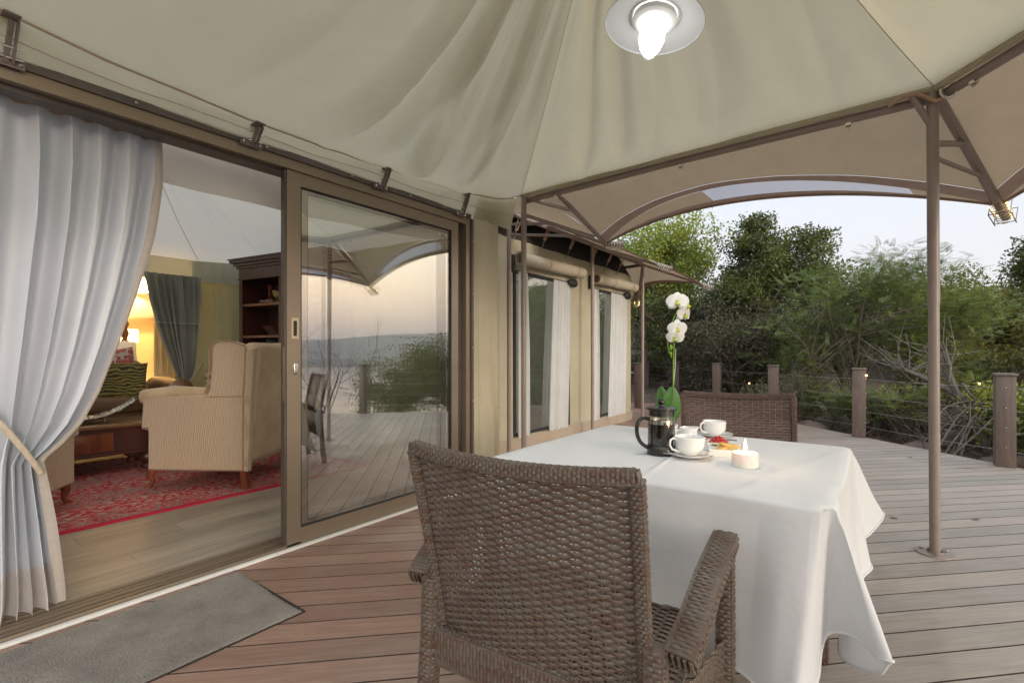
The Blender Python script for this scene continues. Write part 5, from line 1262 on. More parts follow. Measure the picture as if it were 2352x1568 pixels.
# milk jug
c = W(1581, 1014); t = thing('milk_jug', 'small white china milk jug between the press and the far cup', 'jug', c); mb = MB()
mb.lathe([(.001, .003), (.032, .002), (.036, .01), (.0375, .03), (.036, .05), (.038, .062), (.036, .0635), (.034, .05), (.034, .02), (.001, .01)], c, 36)
for i, v in enumerate(mb.v):
    q = Vector(v) - c
    if q.z > .045: a = atan2(q.y, q.x); k_ = max(0, cos(a - (imgL + pi + .1))) ** 8 * (q.z - .045) / .018; mb.v[i] = tuple(Vector(v) + Vector((q.x, q.y, 0)).normalized() * .012 * k_ + Vector((0, 0, .004 * k_)))
obj('jug_body', mb, m_china, t, world=True); mb = MB(); d = Vector((cos(imgL), sin(imgL), 0)); mb.tube(smooth_path([c + d * .034 + Vector((0, 0, .052)), c + d * .055 + Vector((0, 0, .048)), c + d * .052 + Vector((0, 0, .022)), c + d * .035 + Vector((0, 0, .014))]), .004, 8); obj('handle', mb, m_china, t, world=True)
# square dish with biscuits, berries
c = W(1668, 1043); yaw = radians(20); dd = thing('square_dish', 'white square china dish of biscuits beside the candle', 'dish', c, yaw)
mb = MB(); s0, s1, hh = .058, .070, .030
for a0, a1, z0, z1 in ((s0, s1, 0, hh), (s1, s1 - .004, hh, hh), (s1 - .004, s0 - .004, hh, .004)):
    vs = []
    for (ss_, zz) in ((a0, z0), (a1, z1)): vs += [(-ss_, -ss_, zz), (ss_, -ss_, zz), (ss_, ss_, zz), (-ss_, ss_, zz)]
    mb.add(vs, [(i, (i + 1) % 4, 4 + (i + 1) % 4, 4 + i) for i in range(4)])
mb.add([(-s0, -s0, 0), (s0, -s0, 0), (s0, s0, 0), (-s0, s0, 0)], [(3, 2, 1, 0)]); mb.add([(-s0 + .004, -s0 + .004, .004), (s0 - .004, -s0 + .004, .004), (s0 - .004, s0 - .004, .004), (-s0 + .004, s0 - .004, .004)], [(0, 1, 2, 3)])
obj('dish_body', mb, m_china, dd, smooth=False)
m_bis = M('golden biscuit', (.60, .36, .09), (.72, .48, .16), scale=30, rough=.8, bump=.5, bscale=200, bdist=.002)
Rd = Matrix.Rotation(yaw, 3, 'Z')
for i, (x, y, z, a) in enumerate(((-.02, -.02, .024, .3), (.02, -.012, .028, -.4), (-.012, .02, .03, .9), (.028, .022, .031, .2), (.0, .0, .037, -.1))):
    mb = MB(); mb.ball((0, 0, 0), .024, 14, 8, (1.1, .72, .26)); o = obj('biscuit', mb, m_bis, None); o.location = c + Rd @ Vector((x, y, z)); o.rotation_euler = (.1, .12 * (i - 2), a + yaw); tag(o, ('golden biscuit at the near left of the square dish', 'golden biscuit at the candle side of the square dish', 'golden biscuit at the far left of the square dish', 'golden biscuit at the far candle side of the dish', 'golden biscuit lying on top of the others')[i], 'biscuit', 'golden biscuits in the square dish')
mb = MB()
for k_ in range(6): a = k_; mb.ball((-.045 + .004 * k_, .02 + .008 * sin(a * 2), .03), .005, 6, 4, (2, .6, .6))
o = obj('herb_sprig', mb, M('green herb', (.08, .16, .03), rough=.7), None); o.location = c; o.rotation_euler = (0, 0, yaw); tag(o, 'green herb sprig at the edge of the biscuit dish', 'herb')
cb = W(1650, 1020); m_berry = M('red berry', (.50, .02, .015), rough=.2, coat=.5)
bd_ = MB(); bd_.lathe([(.001, .002), (.03, .002), (.045, .012), (.047, .014), (.03, .006), (.001, .005)], cb, 28); tag(obj('berry_plate', bd_, m_china, None, world=True, loc=cb), 'small white plate heaped with red berries', 'plate')
bmesh_ = MB(); bmesh_.ball((0, 0, 0), .0062, 10, 7); me0 = None
k_ = 0
for lay, (rad, z) in enumerate(((.032, .010), (.026, .017), (.018, .024), (.009, .030))):
    n = max(1, int(2 * pi * rad / .0115))
    for i in range(n):
        if me0 is None: o = obj('berry', bmesh_, m_berry, None); me0 = o.data
        else: o = bpy.data.objects.new('berry', me0); COL.objects.link(o)
        a = 2 * pi * i / n + lay; o.location = cb + Vector((rad * cos(a), rad * sin(a), z + .001 * (i % 2))); tag(o, 'round red berry in the heap on the small plate', 'berry', 'red berries heaped on the small plate')
o = bpy.data.objects.new('berry', me0); COL.objects.link(o); o.location = W(1624, 1002) + Vector((0, 0, .006)); o.location = W(1621, 1009) + Vector((0, 0, .03)); o.location.z = ZTB + .009; tag(o, 'single stray red berry between the jug and the cups', 'berry')
# candle
c = W(1711, 1071); cd_ = thing('candle', 'lit white pillar candle on the tablecloth', 'candle', c)
mb = MB(); mb.lathe([(.001, 0), (.0405, 0), (.0425, .003), (.043, .045), (.042, .0485), (.039, .050), (.034, .047), (.02, .0455), (.001, .045)], c, 40)
m_wax = M('white wax', (.85, .80, .74), rough=.35); m_wax.node_tree.nodes['Principled BSDF'].inputs['Subsurface Weight'].default_value = .5; m_wax.node_tree.nodes['Principled BSDF'].inputs['Subsurface Scale'].default_value = .02
obj('wax', mb, m_wax, cd_, world=True); mb = MB(); mb.tube([c + Vector((0, 0, .044)), c + Vector((.001, 0, .055)), c + Vector((.004, .0, .062))], .0012, 6); obj('wick', mb, m_black, cd_, world=True)
mb = MB(); mb.lathe([(.001, .054), (.004, .058), (.0058, .066), (.005, .076), (.0025, .088), (.0005, .097)], c + Vector((.001, 0, 0)), 14); obj('flame', mb, emis('candle flame', (1, .66, .28), 3.2), cd_, world=True)
pt('candle_light', c + Vector((0, 0, .075)), .35, (1, .62, .28), .012)
# orchid
oc = W(1536, 1006); oc = oc + Vector((-.02, .06, 0)); orc = thing('orchid', 'white orchid with two broad green leaves behind the coffee press', 'orchid', oc)
mb = MB(); mb.lathe([(.001, 0), (.03, 0), (.034, .004), (.042, .052), (.044, .058), (.040, .058), (.034, .045), (.001, .045)], oc, 28); obj('pot', mb, m_china, orc, world=True)
m_leaf = M('orchid leaf', (.045, .13, .022), (.065, .17, .03), scale=3, rough=.35, coat=.15, stretch=(1, 1, 6)); m_ogr = M('orchid stem green', (.13, .26, .02), (.2, .36, .04), scale=10, rough=.4)
def tolift(u, v, D): return PD(u, v, D)
OD = FW.dot(oc); up = Vector((0, 0, 1))
def oleaf(base, tip, wd, bend, nm='leaf'):
    mb = MB(); ax = tip - base; L = ax.length; axn = ax.normalized(); sd = RT.copy(); sd = (sd - axn * sd.dot(axn)).normalized(); nn = axn.cross(sd)
    def f(a, t):
        x = a * 2 - 1; wv = wd * (sin(pi * min(1, t * .93 + .05)) ** .62) * (1 - .12 * t); return base + ax * t + sd * (x * wv) + nn * (bend * (t - t * t) * 4 + .012 * (x * x) - .006 * (1 - abs(x)) ** 6)
    mb.grid(f, 14, 20); obj(nm, mb, m_leaf, orc, world=True, thick=.0015)
oleaf(oc + up * .05, PD(1519, 888, OD + .02), .042, .01); oleaf(oc + up * .05, PD(1545, 889, OD - .03), .053, -.01)
stem = [oc + up * .05, PD(1545, 930, OD), PD(1547, 840, OD), PD(1548, 790, OD), PD(1552, 745, OD), PD(1562, 700, OD)]
mb = MB(); mb.tube(smooth_path(stem, 6), .0032, 8); obj('stem', mb, m_ogr, orc, world=True)
mb = MB(); mb.tube([oc + up * .05 + RT * .006, PD(1551, 840, OD), PD(1552, 800, OD)], .0016, 6); obj('support_stick', mb, m_cord, orc, world=True)
mb = MB(); side_ = [PD(1560, 705, OD), PD(1546, 735, OD), PD(1536, 770, OD), PD(1534, 795, OD), PD(1542, 822, OD)]; mb.tube(smooth_path(side_, 5), .0022, 6)
for (u, v, s_) in ((1541, 798, .011), (1541, 812, .009), (1536, 780, .006)): mb.ball(PD(u, v, OD), s_, 8, 6, (.8, .8, 1.3))
obj('bud_spray', mb, m_ogr, orc, world=True)
m_pet = M('white orchid petal', (.84, .84, .80), (.88, .88, .86), scale=6, rough=.6, transl=.35)
m_lip = M('yellow green lip', (.42, .46, .03), (.5, .5, .08), scale=20, rough=.5)
def flower(u, v, D, r, yaw, tilt):
    c = PD(u, v, D); f = (-FW * cos(yaw) + RT * sin(yaw)); f = (f * cos(tilt) - up * sin(tilt)).normalized(); sx = f.cross(up).normalized(); sy = sx.cross(f)
    mb = MB()
    for ang, ln, wd_, off in ((90, 1.0, .42, -.004), (210, .95, .40, -.004), (330, .95, .40, -.004), (12, 1.05, .62, .002), (168, 1.05, .62, .002)):
        a = radians(ang); dx = sx * cos(a) + sy * sin(a); dy_ = -sx * sin(a) + sy * cos(a)
        def pf(p, q): x = (p * 2 - 1); w_ = wd_ * r * (sin(pi * min(1, q * .9 + .06)) ** .7); return c + dx * (q * ln * r) + dy_ * (x * w_) + f * (off + .10 * r * sin(q * pi) - .22 * r * q * q * q + .04 * r * x * x * sin(6 * q))
        mb.grid(pf, 8, 8)
    fl = obj('flower', mb, m_pet, orc, world=True, smooth=2)
    mb = MB(); mb.ball(c + f * .010 - sy * r * .22, r * .24, 10, 7, (1, 1, .8)); mb.ball(c + f * .008 + sy * r * .04, r * .12, 8, 6); obj('lip', mb, m_lip, fl, world=True)
for (u, v, dD, r, yw, tl_) in ((1556, 693, -.02, .050, -.3, -.1), (1577, 700, .03, .042, .9, 0), (1572, 722, .0, .042, .5, .2), (1556, 755, -.03, .044, -.1, .15), (1551, 775, -.035, .040, -.3, .35)): flower(u, v, OD + dD, r, yw, tl_)
c = W(1596, 1007) + Vector((-.03, .10, 0)); c = PD(1583, 985, 2.62); c.z = ZTB; 
# ------------------------------------------------------------------ trees, shrubs, rocks
def leaf_mat(name, c1, c2, c3, scale=1.2, tr=.3, rough=.5):
    m = bpy.data.materials.new(name); m.use_nodes = True; nt = m.node_tree; N = nt.nodes; L = nt.links; bs = N['Principled BSDF']; out = N['Material Output']
    g = N.new('ShaderNodeNewGeometry'); n1 = N.new('ShaderNodeTexNoise'); n1.inputs['Scale'].default_value = scale; n1.inputs['Detail'].default_value = 3; L.new(g.outputs['Position'], n1.inputs[0])
    ad = N.new('ShaderNodeMath'); ad.operation = 'MULTIPLY_ADD'; ad.inputs[1].default_value = .42; L.new(g.outputs['Random Per Island'], ad.inputs[0]); L.new(n1.outputs[0], ad.inputs[2])
    r = N.new('ShaderNodeValToRGB'); e = r.color_ramp.elements; e[0].position = .42; e[0].color = (*c1, 1); e[1].position = 1.0; e[1].color = (*c3, 1); q = e.new(.72); q.color = (*c2, 1); L.new(ad.outputs[0], r.inputs[0])
    L.new(r.outputs[0], bs.inputs['Base Color']); bs.inputs['Roughness'].default_value = rough
    t = N.new('ShaderNodeBsdfTranslucent'); L.new(r.outputs[0], t.inputs[0]); mx = N.new('ShaderNodeMixShader'); mx.inputs[0].default_value = tr
    L.new(bs.outputs[0], mx.inputs[1]); L.new(t.outputs[0], mx.inputs[2]); L.new(mx.outputs[0], out.inputs[0]); return m
def leaves_obj(name, cen_, dirs, nrm_, L_, W_, mat_, parent=None, kind=None, loc=None):
    n = len(cen_); s_ = np.cross(dirs, nrm_); s_ /= np.linalg.norm(s_, axis=1, keepdims=True) + 1e-9
    L_ = L_[:, None]; W_ = W_[:, None]
    v = np.empty((n, 4, 3)); v[:, 0] = cen_ - dirs * L_ * .5; v[:, 1] = cen_ + s_ * W_ * .5 - dirs * L_ * .05; v[:, 2] = cen_ + dirs * L_ * .5; v[:, 3] = cen_ - s_ * W_ * .5 - dirs * L_ * .05
    if parent is not None: v = v - np.array(root_of(parent).location)
    elif loc is not None: v = v - np.array(loc)
    me = bpy.data.meshes.new(name); me.vertices.add(n * 4); me.vertices.foreach_set('co', v.reshape(-1)); me.loops.add(n * 4); me.loops.foreach_set('vertex_index', np.arange(n * 4, dtype=np.int32))
    me.polygons.add(n); me.polygons.foreach_set('loop_start', np.arange(0, n * 4, 4, dtype=np.int32)); me.update(calc_edges=True); me.validate()
    me.materials.append(mat_); o = bpy.data.objects.new(name, me); COL.objects.link(o)
    if parent is not None: o.parent = parent
    elif loc is not None: o.location = loc
    if kind: o['kind'] = kind
    return o
def unit(n): v = RNG.normal(size=(n, 3)); return v / np.linalg.norm(v, axis=1, keepdims=True)
def clumps(c, r, n, shell=.55):
    """clump centres spread through an ellipsoid, denser near its surface"""
    d = unit(n); rad = (shell + (1 - shell) * RNG.random(n)) ; rad *= np.where(RNG.random(n) < .25, RNG.random(n), 1); return np.array(c) + d * rad[:, None] * np.array(r)
def tree(name, label, cat_, base, blobs, nl, ls, mat_, bark, ncl=60, cr=.32, feather=False, trunk_r=.09, fork=None, group=None, aspect=.5, twigs=True, droop=0, stems=1):
    base = Vector(base); t = thing(name, label, cat_, base, group=group)
    cl = np.concatenate([clumps(c, r, int(ncl * w_)) for c, r, w_ in blobs]); K_ = len(cl)
    top = Vector(cl.mean(axis=0)); mb = MB()
    forks = []
    for s_ in range(stems):
        off = Vector((RNG.normal() * .15, RNG.normal() * .15, 0)) * (stems > 1); fk = (fork if fork is not None else base.lerp(top, .45)) + off * 4
        fk = Vector(fk); p = [base + off, base.lerp(fk, .5) + Vector((RNG.normal() * .08, RNG.normal() * .08, 0)) + off * 1.5, fk]; mb.tube(smooth_path(p, 5), np.linspace(trunk_r, trunk_r * .55, 11).tolist(), 8); forks.append(fk)
    nb = min(K_, 46)
    for i in range(nb):
        e = Vector(cl[(i * K_) // nb]); f = forks[i % len(forks)]; st = base.lerp(f, .55 + .45 * RNG.random()); m_ = st.lerp(e, .5) + Vector((RNG.normal() * .12, RNG.normal() * .12, .12 * (e - st).length))
        pth = smooth_path([st, m_, e], 4); mb.tube(pth, np.linspace(trunk_r * .38, .008, len(pth)).tolist(), 5, cap=False)
        if twigs:
            for q in range(3):
                a = pth[4 + q]; b = a + Vector(unit(1)[0]) * .35; mb.tube([a, (a + b) / 2 + Vector((0, 0, .03)), b], [.010, .007, .003], 4, cap=False)
    obj('trunk', mb, bark, t, world=True, kind='stuff')
    idx = RNG.integers(0, K_, nl); sz = (.5 + RNG.random(K_))[idx]
    if not feather:
        g = np.clip(RNG.normal(size=(nl, 3)), -1.5, 1.5) * cr * np.minimum(sz, 1.15)[:, None] * np.array([1, 1, .7]); c = cl[idx] + g; c[:, 2] -= droop * RNG.random(nl)
        d = unit(nl); d[:, 2] -= .15; d /= np.linalg.norm(d, axis=1, keepdims=True); nn = unit(nl); nn[:, 2] += .8
        leaves_obj('crown', c, d, nn, ls * (.7 + .6 * RNG.random(nl)), ls * aspect * (.7 + .6 * RNG.random(nl)), mat_, t, 'stuff')
    else:
        nf = nl // 16; idx = RNG.integers(0, K_, nf); g = np.clip(RNG.normal(size=(nf, 3)), -1.5, 1.5) * cr * np.array([1, 1, .45]); c = cl[idx] + g
        ax = g + RNG.normal(size=(nf, 3)) * cr * .8; ax[:, 2] = np.abs(ax[:, 2]) * .5 + .1 * cr; ax /= np.linalg.norm(ax, axis=1, keepdims=True)
        upv = np.tile([0, 0, 1.], (nf, 1)) + RNG.normal(size=(nf, 3)) * .25; sd = np.cross(ax, upv); sd /= np.linalg.norm(sd, axis=1, keepdims=True); nn = np.cross(sd, ax)
        C, Dd, Nn, Ls = [], [], [], []
        FL = ls * 3.2
        for k_ in range(8):
            for sg in (-1, 1):
                f = k_ / 7; C.append(c + ax * (FL * (f - .3)) + sd * (sg * ls * .42 * (1 - .5 * f)) - nn * (.02 * f * f)); q = sd * sg + ax * .55; q /= np.linalg.norm(q, axis=1, keepdims=True); Dd.append(q); Nn.append(nn); Ls.append(np.full(nf, ls * (1 - .45 * f)))
        leaves_obj('crown', np.concatenate(C), np.concatenate(Dd), np.concatenate(Nn), np.concatenate(Ls), np.concatenate(Ls) * .27, mat_, t, 'stuff')
    return t
m_bark = M('grey brown bark', (.09, .07, .055), (.17, .145, .12), scale=6, rough=.95, stretch=(4, 4, 1), bump=.6, bscale=30, bdist=.02)
m_bark2 = M('dark bark', (.045, .035, .03), (.09, .07, .06), scale=6, rough=.95)
l_bright = leaf_mat('bright leaves', (0.128, 0.175, 0.027), (0.256, 0.350, 0.048), (0.470, 0.428, 0.070))
l_dark = leaf_mat('dark leathery leaves', (0.054, 0.070, 0.016), (0.108, 0.136, 0.027), (0.182, 0.210, 0.048), rough=.4)
l_feat = leaf_mat('feathery acacia leaves', (0.108, 0.149, 0.044), (0.182, 0.245, 0.070), (0.279, 0.350, 0.090))
l_feat2 = leaf_mat('pale feathery leaves', (0.150, 0.193, 0.055), (0.256, 0.315, 0.082), (0.385, 0.428, 0.111))
l_olive = leaf_mat('olive leaves', (0.074, 0.089, 0.016), (0.150, 0.157, 0.027), (0.279, 0.245, 0.035))
l_brown = leaf_mat('dry brownish leaves', (.07, .066, .034), (.105, .105, .052), (.15, .155, .075))
l_grey = leaf_mat('grey green leaves', (0.108, 0.123, 0.062), (0.214, 0.228, 0.123), (0.428, 0.403, 0.248))
def G(u, D): p = PD(u, 811, D); p.z = gz(p.x, p.y) - .05; return p
def Cc(u, v, D): return tuple(PD(u, v, D))
tree('broadleaf_tree', 'tall bright green tree rising behind the far tent roof', 'tree', G(1455, 14), [(Cc(1535, 580, 14), (1.4, 1.3, 1.3), 1), (Cc(1510, 700, 14.4), (1.0, 1.2, .8), .6), (Cc(1440, 640, 14), (.9, 1, 1.0), .5)], 30000, .095, l_bright, m_bark, 70, .26, trunk_r=.11, fork=PD(1500, 760, 14))
tree('broadleaf_tree', 'dark leafy tree with rounded crown against the sky', 'tree', G(1700, 12), [(Cc(1775, 600, 12), (1.3, 1.2, .95), 1), (Cc(1710, 680, 12), (.85, .9, .6), .5), (Cc(1850, 650, 12), (.8, .8, .6), .4), (Cc(1880, 560, 12), (.25, .3, .3), .08), (Cc(1745, 515, 12), (.3, .3, .22), .1)], 30000, .085, l_dark, m_bark2, 80, .2, trunk_r=.10, fork=PD(1745, 720, 12))
tree('thicket_tree', 'brownish dense thicket tree below the dark rounded crown', 'tree', G(1690, 11), [(Cc(1690, 800, 11), (1.15, .9, 1.1), 1), (Cc(1600, 760, 12.5), (.9, .9, 1.0), .5)], 26000, .07, l_brown, m_bark2, 70, .26, trunk_r=.06, stems=4)
tree('acacia_tree', 'feathery green acacia spreading behind the middle rail posts', 'tree', G(1905, 9.2), [(Cc(1970, 690, 9), (1.3, 1.1, .92), 1), (Cc(2060, 640, 9), (.75, .7, .5), .5), (Cc(1860, 780, 9.2), (.9, .9, .6), .4), (Cc(2080, 780, 8.8), (.7, .8, .7), .4)], 80000, .060, l_feat, m_bark, 70, .30, True, .065, PD(1960, 850, 9.1), stems=2)
tree('acacia_tree', 'paler feathery acacia leaning out right of the tall pole', 'tree', G(2120, 8.6), [(Cc(2190, 740, 8.4), (.62, .7, .62), 1), (Cc(2240, 690, 8.4), (.35, .4, .25), .25), (Cc(2150, 850, 8.2), (.6, .6, .4), .4)], 34000, .058, l_feat2, m_bark, 36, .24, True, .05, PD(2150, 860, 8.5))
tree('broadleaf_tree', 'broad olive green tree filling the right edge behind the acacia', 'tree', G(2260, 12.5), [(Cc(2230, 720, 12.5), (1.5, 1.3, 1.05), 1), (Cc(2360, 740, 12.5), (1.3, 1.2, 1.2), .8), (Cc(2160, 800, 12), (.9, .9, .8), .5)], 42000, .085, l_olive, m_bark2, 80, .27, trunk_r=.1, fork=PD(2250, 800, 12.5))
tree('broadleaf_tree', 'dark tree tip poking in high at the right edge', 'tree', G(2440, 10), [(Cc(2400, 600, 10), (.55, .6, .45), 1), (Cc(2440, 680, 10), (.8, .8, .7), .6)], 12000, .08, l_dark, m_bark2, 36, .2, trunk_r=.09)
tree('slender_tree', 'slender grey trunked tree beside the far tent wall', 'tree', G(1462, 12.5), [(Cc(1500, 740, 12.8), (.8, .8, .7), 1), (Cc(1560, 800, 13), (.8, .8, .6), .5)], 14000, .07, l_dark, m_bark, 40, .26, trunk_r=.085, fork=PD(1470, 700, 12.5))
shr = [(1500, 850, 14.5, (1.2, .9, .6), l_dark, 9000, 'dark shrub behind the rustic log fence', False), (1610, 860, 12.5, (.8, .7, .6), l_grey, 8000, 'grey green shrub left of the far rail posts', False),
       (1700, 905, 11, (.8, .6, .6), l_brown, 10000, 'dry brown shrub behind the dark wicker chair', False), (1775, 930, 9.4, (.55, .5, .42), l_grey, 7000, 'silvery shrub beyond the rail just above the chair back', False),
       (1860, 900, 9.0, (.55, .5, .5), l_feat, 9000, 'low feathery bush between the two middle rail posts', True), (1960, 925, 7.9, (.38, .4, .28), l_feat, 6000, 'feathery low bush right behind the middle rail post', True), (2060, 930, 7.7, (.42, .4, .32), l_feat2, 7000, 'low pale feathery bush left of the tall pole', True),
       (2120, 900, 8.4, (.5, .5, .4), l_olive, 4500, 'olive shrub half behind the tall pole', False), (2230, 880, 8.8, (.7, .6, .5), l_dark, 6500, 'dark shrub behind the fallen grey branch', False), (2335, 960, 6.3, (.3, .3, .32), l_bright, 4200, 'bright green leafy shrub at the near rail post', False),
       (2360, 880, 8.0, (.6, .6, .6), l_olive, 8000, 'olive shrub at the right edge beyond the near post', False), (2285, 935, 6.4, (.14, .16, .22), l_bright, 1300, 'small bright green sapling left of the near rail post', False)]
for (u, v, D, r, mt, n, lb, fe) in shr:
    b = G(u, D); c = PD(u, v, D); tree('shrub', lb, 'shrub', b, [(tuple(c), r, 1)], n, .06 if fe else .055, mt, m_bark2 if mt is l_dark else m_bark, 22, .17, fe, .025, stems=3)
tree('bush', 'dark rounded bush on the lake side beyond the rail mirrored in the door', 'bush', (3.9, 8.2, gz(3.9, 8.2)), [((3.9, 8.2, .15), (1.25, 1.2, .8), 1), ((3.4, 8.5, .9), (.6, .6, .6), .5), ((2.2, 9.0, .1), (1.0, 1, .8), .6)], 22000, .07, l_dark, m_bark2, 50, .25, trunk_r=.05, stems=3)
# bare saplings by the lake side
def bare(base, h, n, lab, spread=.5, r0=.018, mt=None, lean=(0, 0), cat_='bare shrub'):
    t = thing('bare_shrub', lab, cat_, base); mb = MB(); rg = random.Random(int(h * 1000) + n)
    def br(p, d, L, r, lv):
        q = [p]; 
        for i in range(4): d = (d + Vector((rg.gauss(0, .22), rg.gauss(0, .22), rg.gauss(.03, .12)))).normalized(); q.append(q[-1] + d * L / 4)
        mb.tube(q, [r, r * .85, r * .7, r * .55, r * .35], 5, cap=False)
        if lv:
            for i in range(rg.choice((2, 3, 3))): k_ = rg.randint(1, 4); br(q[k_], (d + Vector((rg.gauss(0, spread), rg.gauss(0, spread), rg.gauss(.1, .3)))).normalized(), L * .62, r * .5, lv - 1)
    for i in range(n): br(Vector(base), Vector((rg.gauss(lean[0], .3), rg.gauss(lean[1], .3), 1)).normalized(), h * .5, r0, 3)
    obj('branches', mb, mt or m_bark2, t, world=True, kind='stuff'); return t
bare((4.6, 6.3, gz(4.6, 6.3)), 3.0, 4, 'bare twiggy shrub on the lake side mirrored at the left of the door glass')
bare((3.7, 6.9, gz(3.7, 6.9)), 2.4, 4, 'bare grey shrub beside the dark lake side bush')
bare(tuple(G(1838, 8.6)), 1.5, 5, 'pale bare shrub under the feathery bush by the middle posts', mt=m_bark, r0=.02)
bare(tuple(G(2090, 7.3)), 1.9, 3, 'pale bare stems rising left of the tall pole', mt=m_bark, r0=.022)
bare(tuple(G(2200, 8.4)), 2.2, 4, 'bare twiggy shrub behind the fallen grey branch', mt=m_bark, r0=.018)
bare(tuple(G(1700, 10.6)), 2.6, 7, 'thicket of bare stems behind the far wicker chair', mt=m_bark, r0=.02, spread=.3)
bare(tuple(G(1812, 12.6)), 4.9, 2, 'leafless twigs sticking out above the dark crown', mt=m_bark2, r0=.05, spread=.25)
# fallen grey branch
m_dead = M('bleached dead wood', (.13, .11, .095), (.25, .225, .20), scale=9, rough=.9, stretch=(5, 5, 1), bump=.7, bscale=30, bdist=.012)
db = thing('dead_branch', 'bleached forked dead branch slanting over the rocks by the near post', 'branch', PD(2290, 1060, 6.6)); mb = MB()
mp_ = [PD(2292, 1062, 6.5), PD(2262, 1010, 6.5), PD(2240, 960, 6.55), PD(2205, 912, 6.6), PD(2160, 885, 6.7), PD(2110, 862, 6.8), PD(2060, 842, 6.9)]
pth = smooth_path(mp_, 5); mb.tube(pth, np.linspace(.078, .02, len(pth)).tolist(), 9)
f2 = smooth_path([PD(2200, 908, 6.6), PD(2185, 870, 6.6), PD(2178, 830, 6.6), PD(2172, 800, 6.6)], 4); mb.tube(f2, np.linspace(.045, .012, len(f2)).tolist(), 7)
f3 = smooth_path([PD(2222, 932, 6.58), PD(2236, 918, 6.5), PD(2222, 900, 6.45), PD(2212, 880, 6.42)], 4); mb.tube(f3, np.linspace(.03, .018, len(f3)).tolist(), 7)
rg = random.Random(5)
for i in range(46):
    s_ = (pth[18:] + f2[4:])[rg.randint(0, len(pth[18:] + f2[4:]) - 1)]; d = Vector((rg.gauss(-.2, .5), rg.gauss(0, .4), rg.gauss(.4, .5))).normalized(); L = rg.uniform(.2, .7)
    mb.tube([s_, s_ + d * L * .5 + Vector((0, 0, rg.gauss(0, .05))), s_ + d * L + Vector((rg.gauss(0, .1), 0, rg.gauss(.03, .08)))], [.009, .006, .003], 4, cap=False)
obj('limbs', mb, m_dead, db, world=True)
# rocks
m_rock = M('red brown rock', (.10, .062, .045), (.21, .165, .135), scale=3, rough=.9, bump=.8, bscale=12, bdist=.03, c3=(.15, .10, .078), coords='world', detail=9)
def rock(u, v, D, s_, lab, zz=None):
    p = PD(u, v, D); gzz = gz(p.x, p.y); p.z = max(p.z, gzz) if zz is None else p.z; rg = random.Random(int(u * 7 + v)); mb = MB(); n, m = 14, 9; ph = [rg.uniform(0, 6) for _ in range(9)]
    mb.ball((0, 0, 0), 1, n, m); sc_ = Vector((s_ * rg.uniform(.9, 1.4), s_ * rg.uniform(.7, 1.1), s_ * rg.uniform(.5, .8)))
    pl_ = [Vector((rg.gauss(0, 1), rg.gauss(0, 1), rg.gauss(0, 1))).normalized() for _ in range(9)]
    for i, q in enumerate(mb.v):
        q = Vector(q); k_ = min([1] + [.74 / max(.01, q.dot(a)) for a in pl_ if q.dot(a) > .74]); q = q * k_ * (1 + .05 * sin(q.x * 7 + ph[0]) * cos(q.y * 6 + ph[1])); mb.v[i] = (q.x * sc_.x, q.y * sc_.y, q.z * sc_.z)
    o = obj('rock', mb, m_rock, None, smooth=False); o.location = p; o.rotation_euler = (0, 0, rg.uniform(0, 3)); tag(o, lab, 'rock', 'red brown rocks on the slope beyond the deck'); return o
RUSED = {}
def rlab(u, D, s_):
    size = 'small' if s_ < .15 else 'middling' if s_ < .21 else 'large' if s_ < .28 else 'very large'
    if u > 1800:
        pl_ = 'left of the middle post' if u < 1950 else 'right of the middle post' if u < 2050 else 'left of the tall pole' if u < 2130 else 'right of the tall pole' if u < 2220 else 'under the dead branch' if u < 2290 else 'behind the near post' if u < 2340 else 'at the right edge'
        dp = 'close to the deck edge' if D < 7.4 else 'midway up the slope' if D < 8.9 else 'among the shrubs'
    else:
        pl_ = 'beside the far tent corner' if u < 1475 else 'left of the orchid stem' if u < 1545 else 'right of the orchid stem' if u < 1600 else 'left of the far posts'
        dp = 'at the deck end' if D < 13 else 'part way to the log fence' if D < 14.2 else 'close to the log fence'
    t = '%s brown rock %s, %s' % (size, pl_, dp)
    RUSED[t] = RUSED.get(t, 0) + 1
    return t if RUSED[t] == 1 else ('sunken ', 'blocky ', 'tilted ', 'rounded ')[min(3, RUSED[t] - 2)] + t.replace('brown ', '')
rr = random.Random(12)
for i in range(50):
    u = rr.uniform(1840, 2400); D = rr.uniform(6.0 if u > 2150 else 7.0, 8.8); p = PD(u, 811, D); z = gz(p.x, p.y); v = 811 + (H - z - .02) / D * 1114
    if p.x + p.y < 8.4: continue
    sz_ = rr.uniform(.14, .40); rock(u, v, D, sz_, rlab(u, D, sz_))
for i in range(34):
    u = rr.uniform(1425, 1640); D = rr.uniform(11.8, 15.5); p = PD(u, 811, D); z = gz(p.x, p.y)
    if p.x + p.y < 8.5 and D < 14.8: continue
    v = 811 + (H - z - .02) / D * 1114
    sz_ = rr.uniform(.15, .38); rock(u, v, D, sz_, rlab(u, D, sz_))
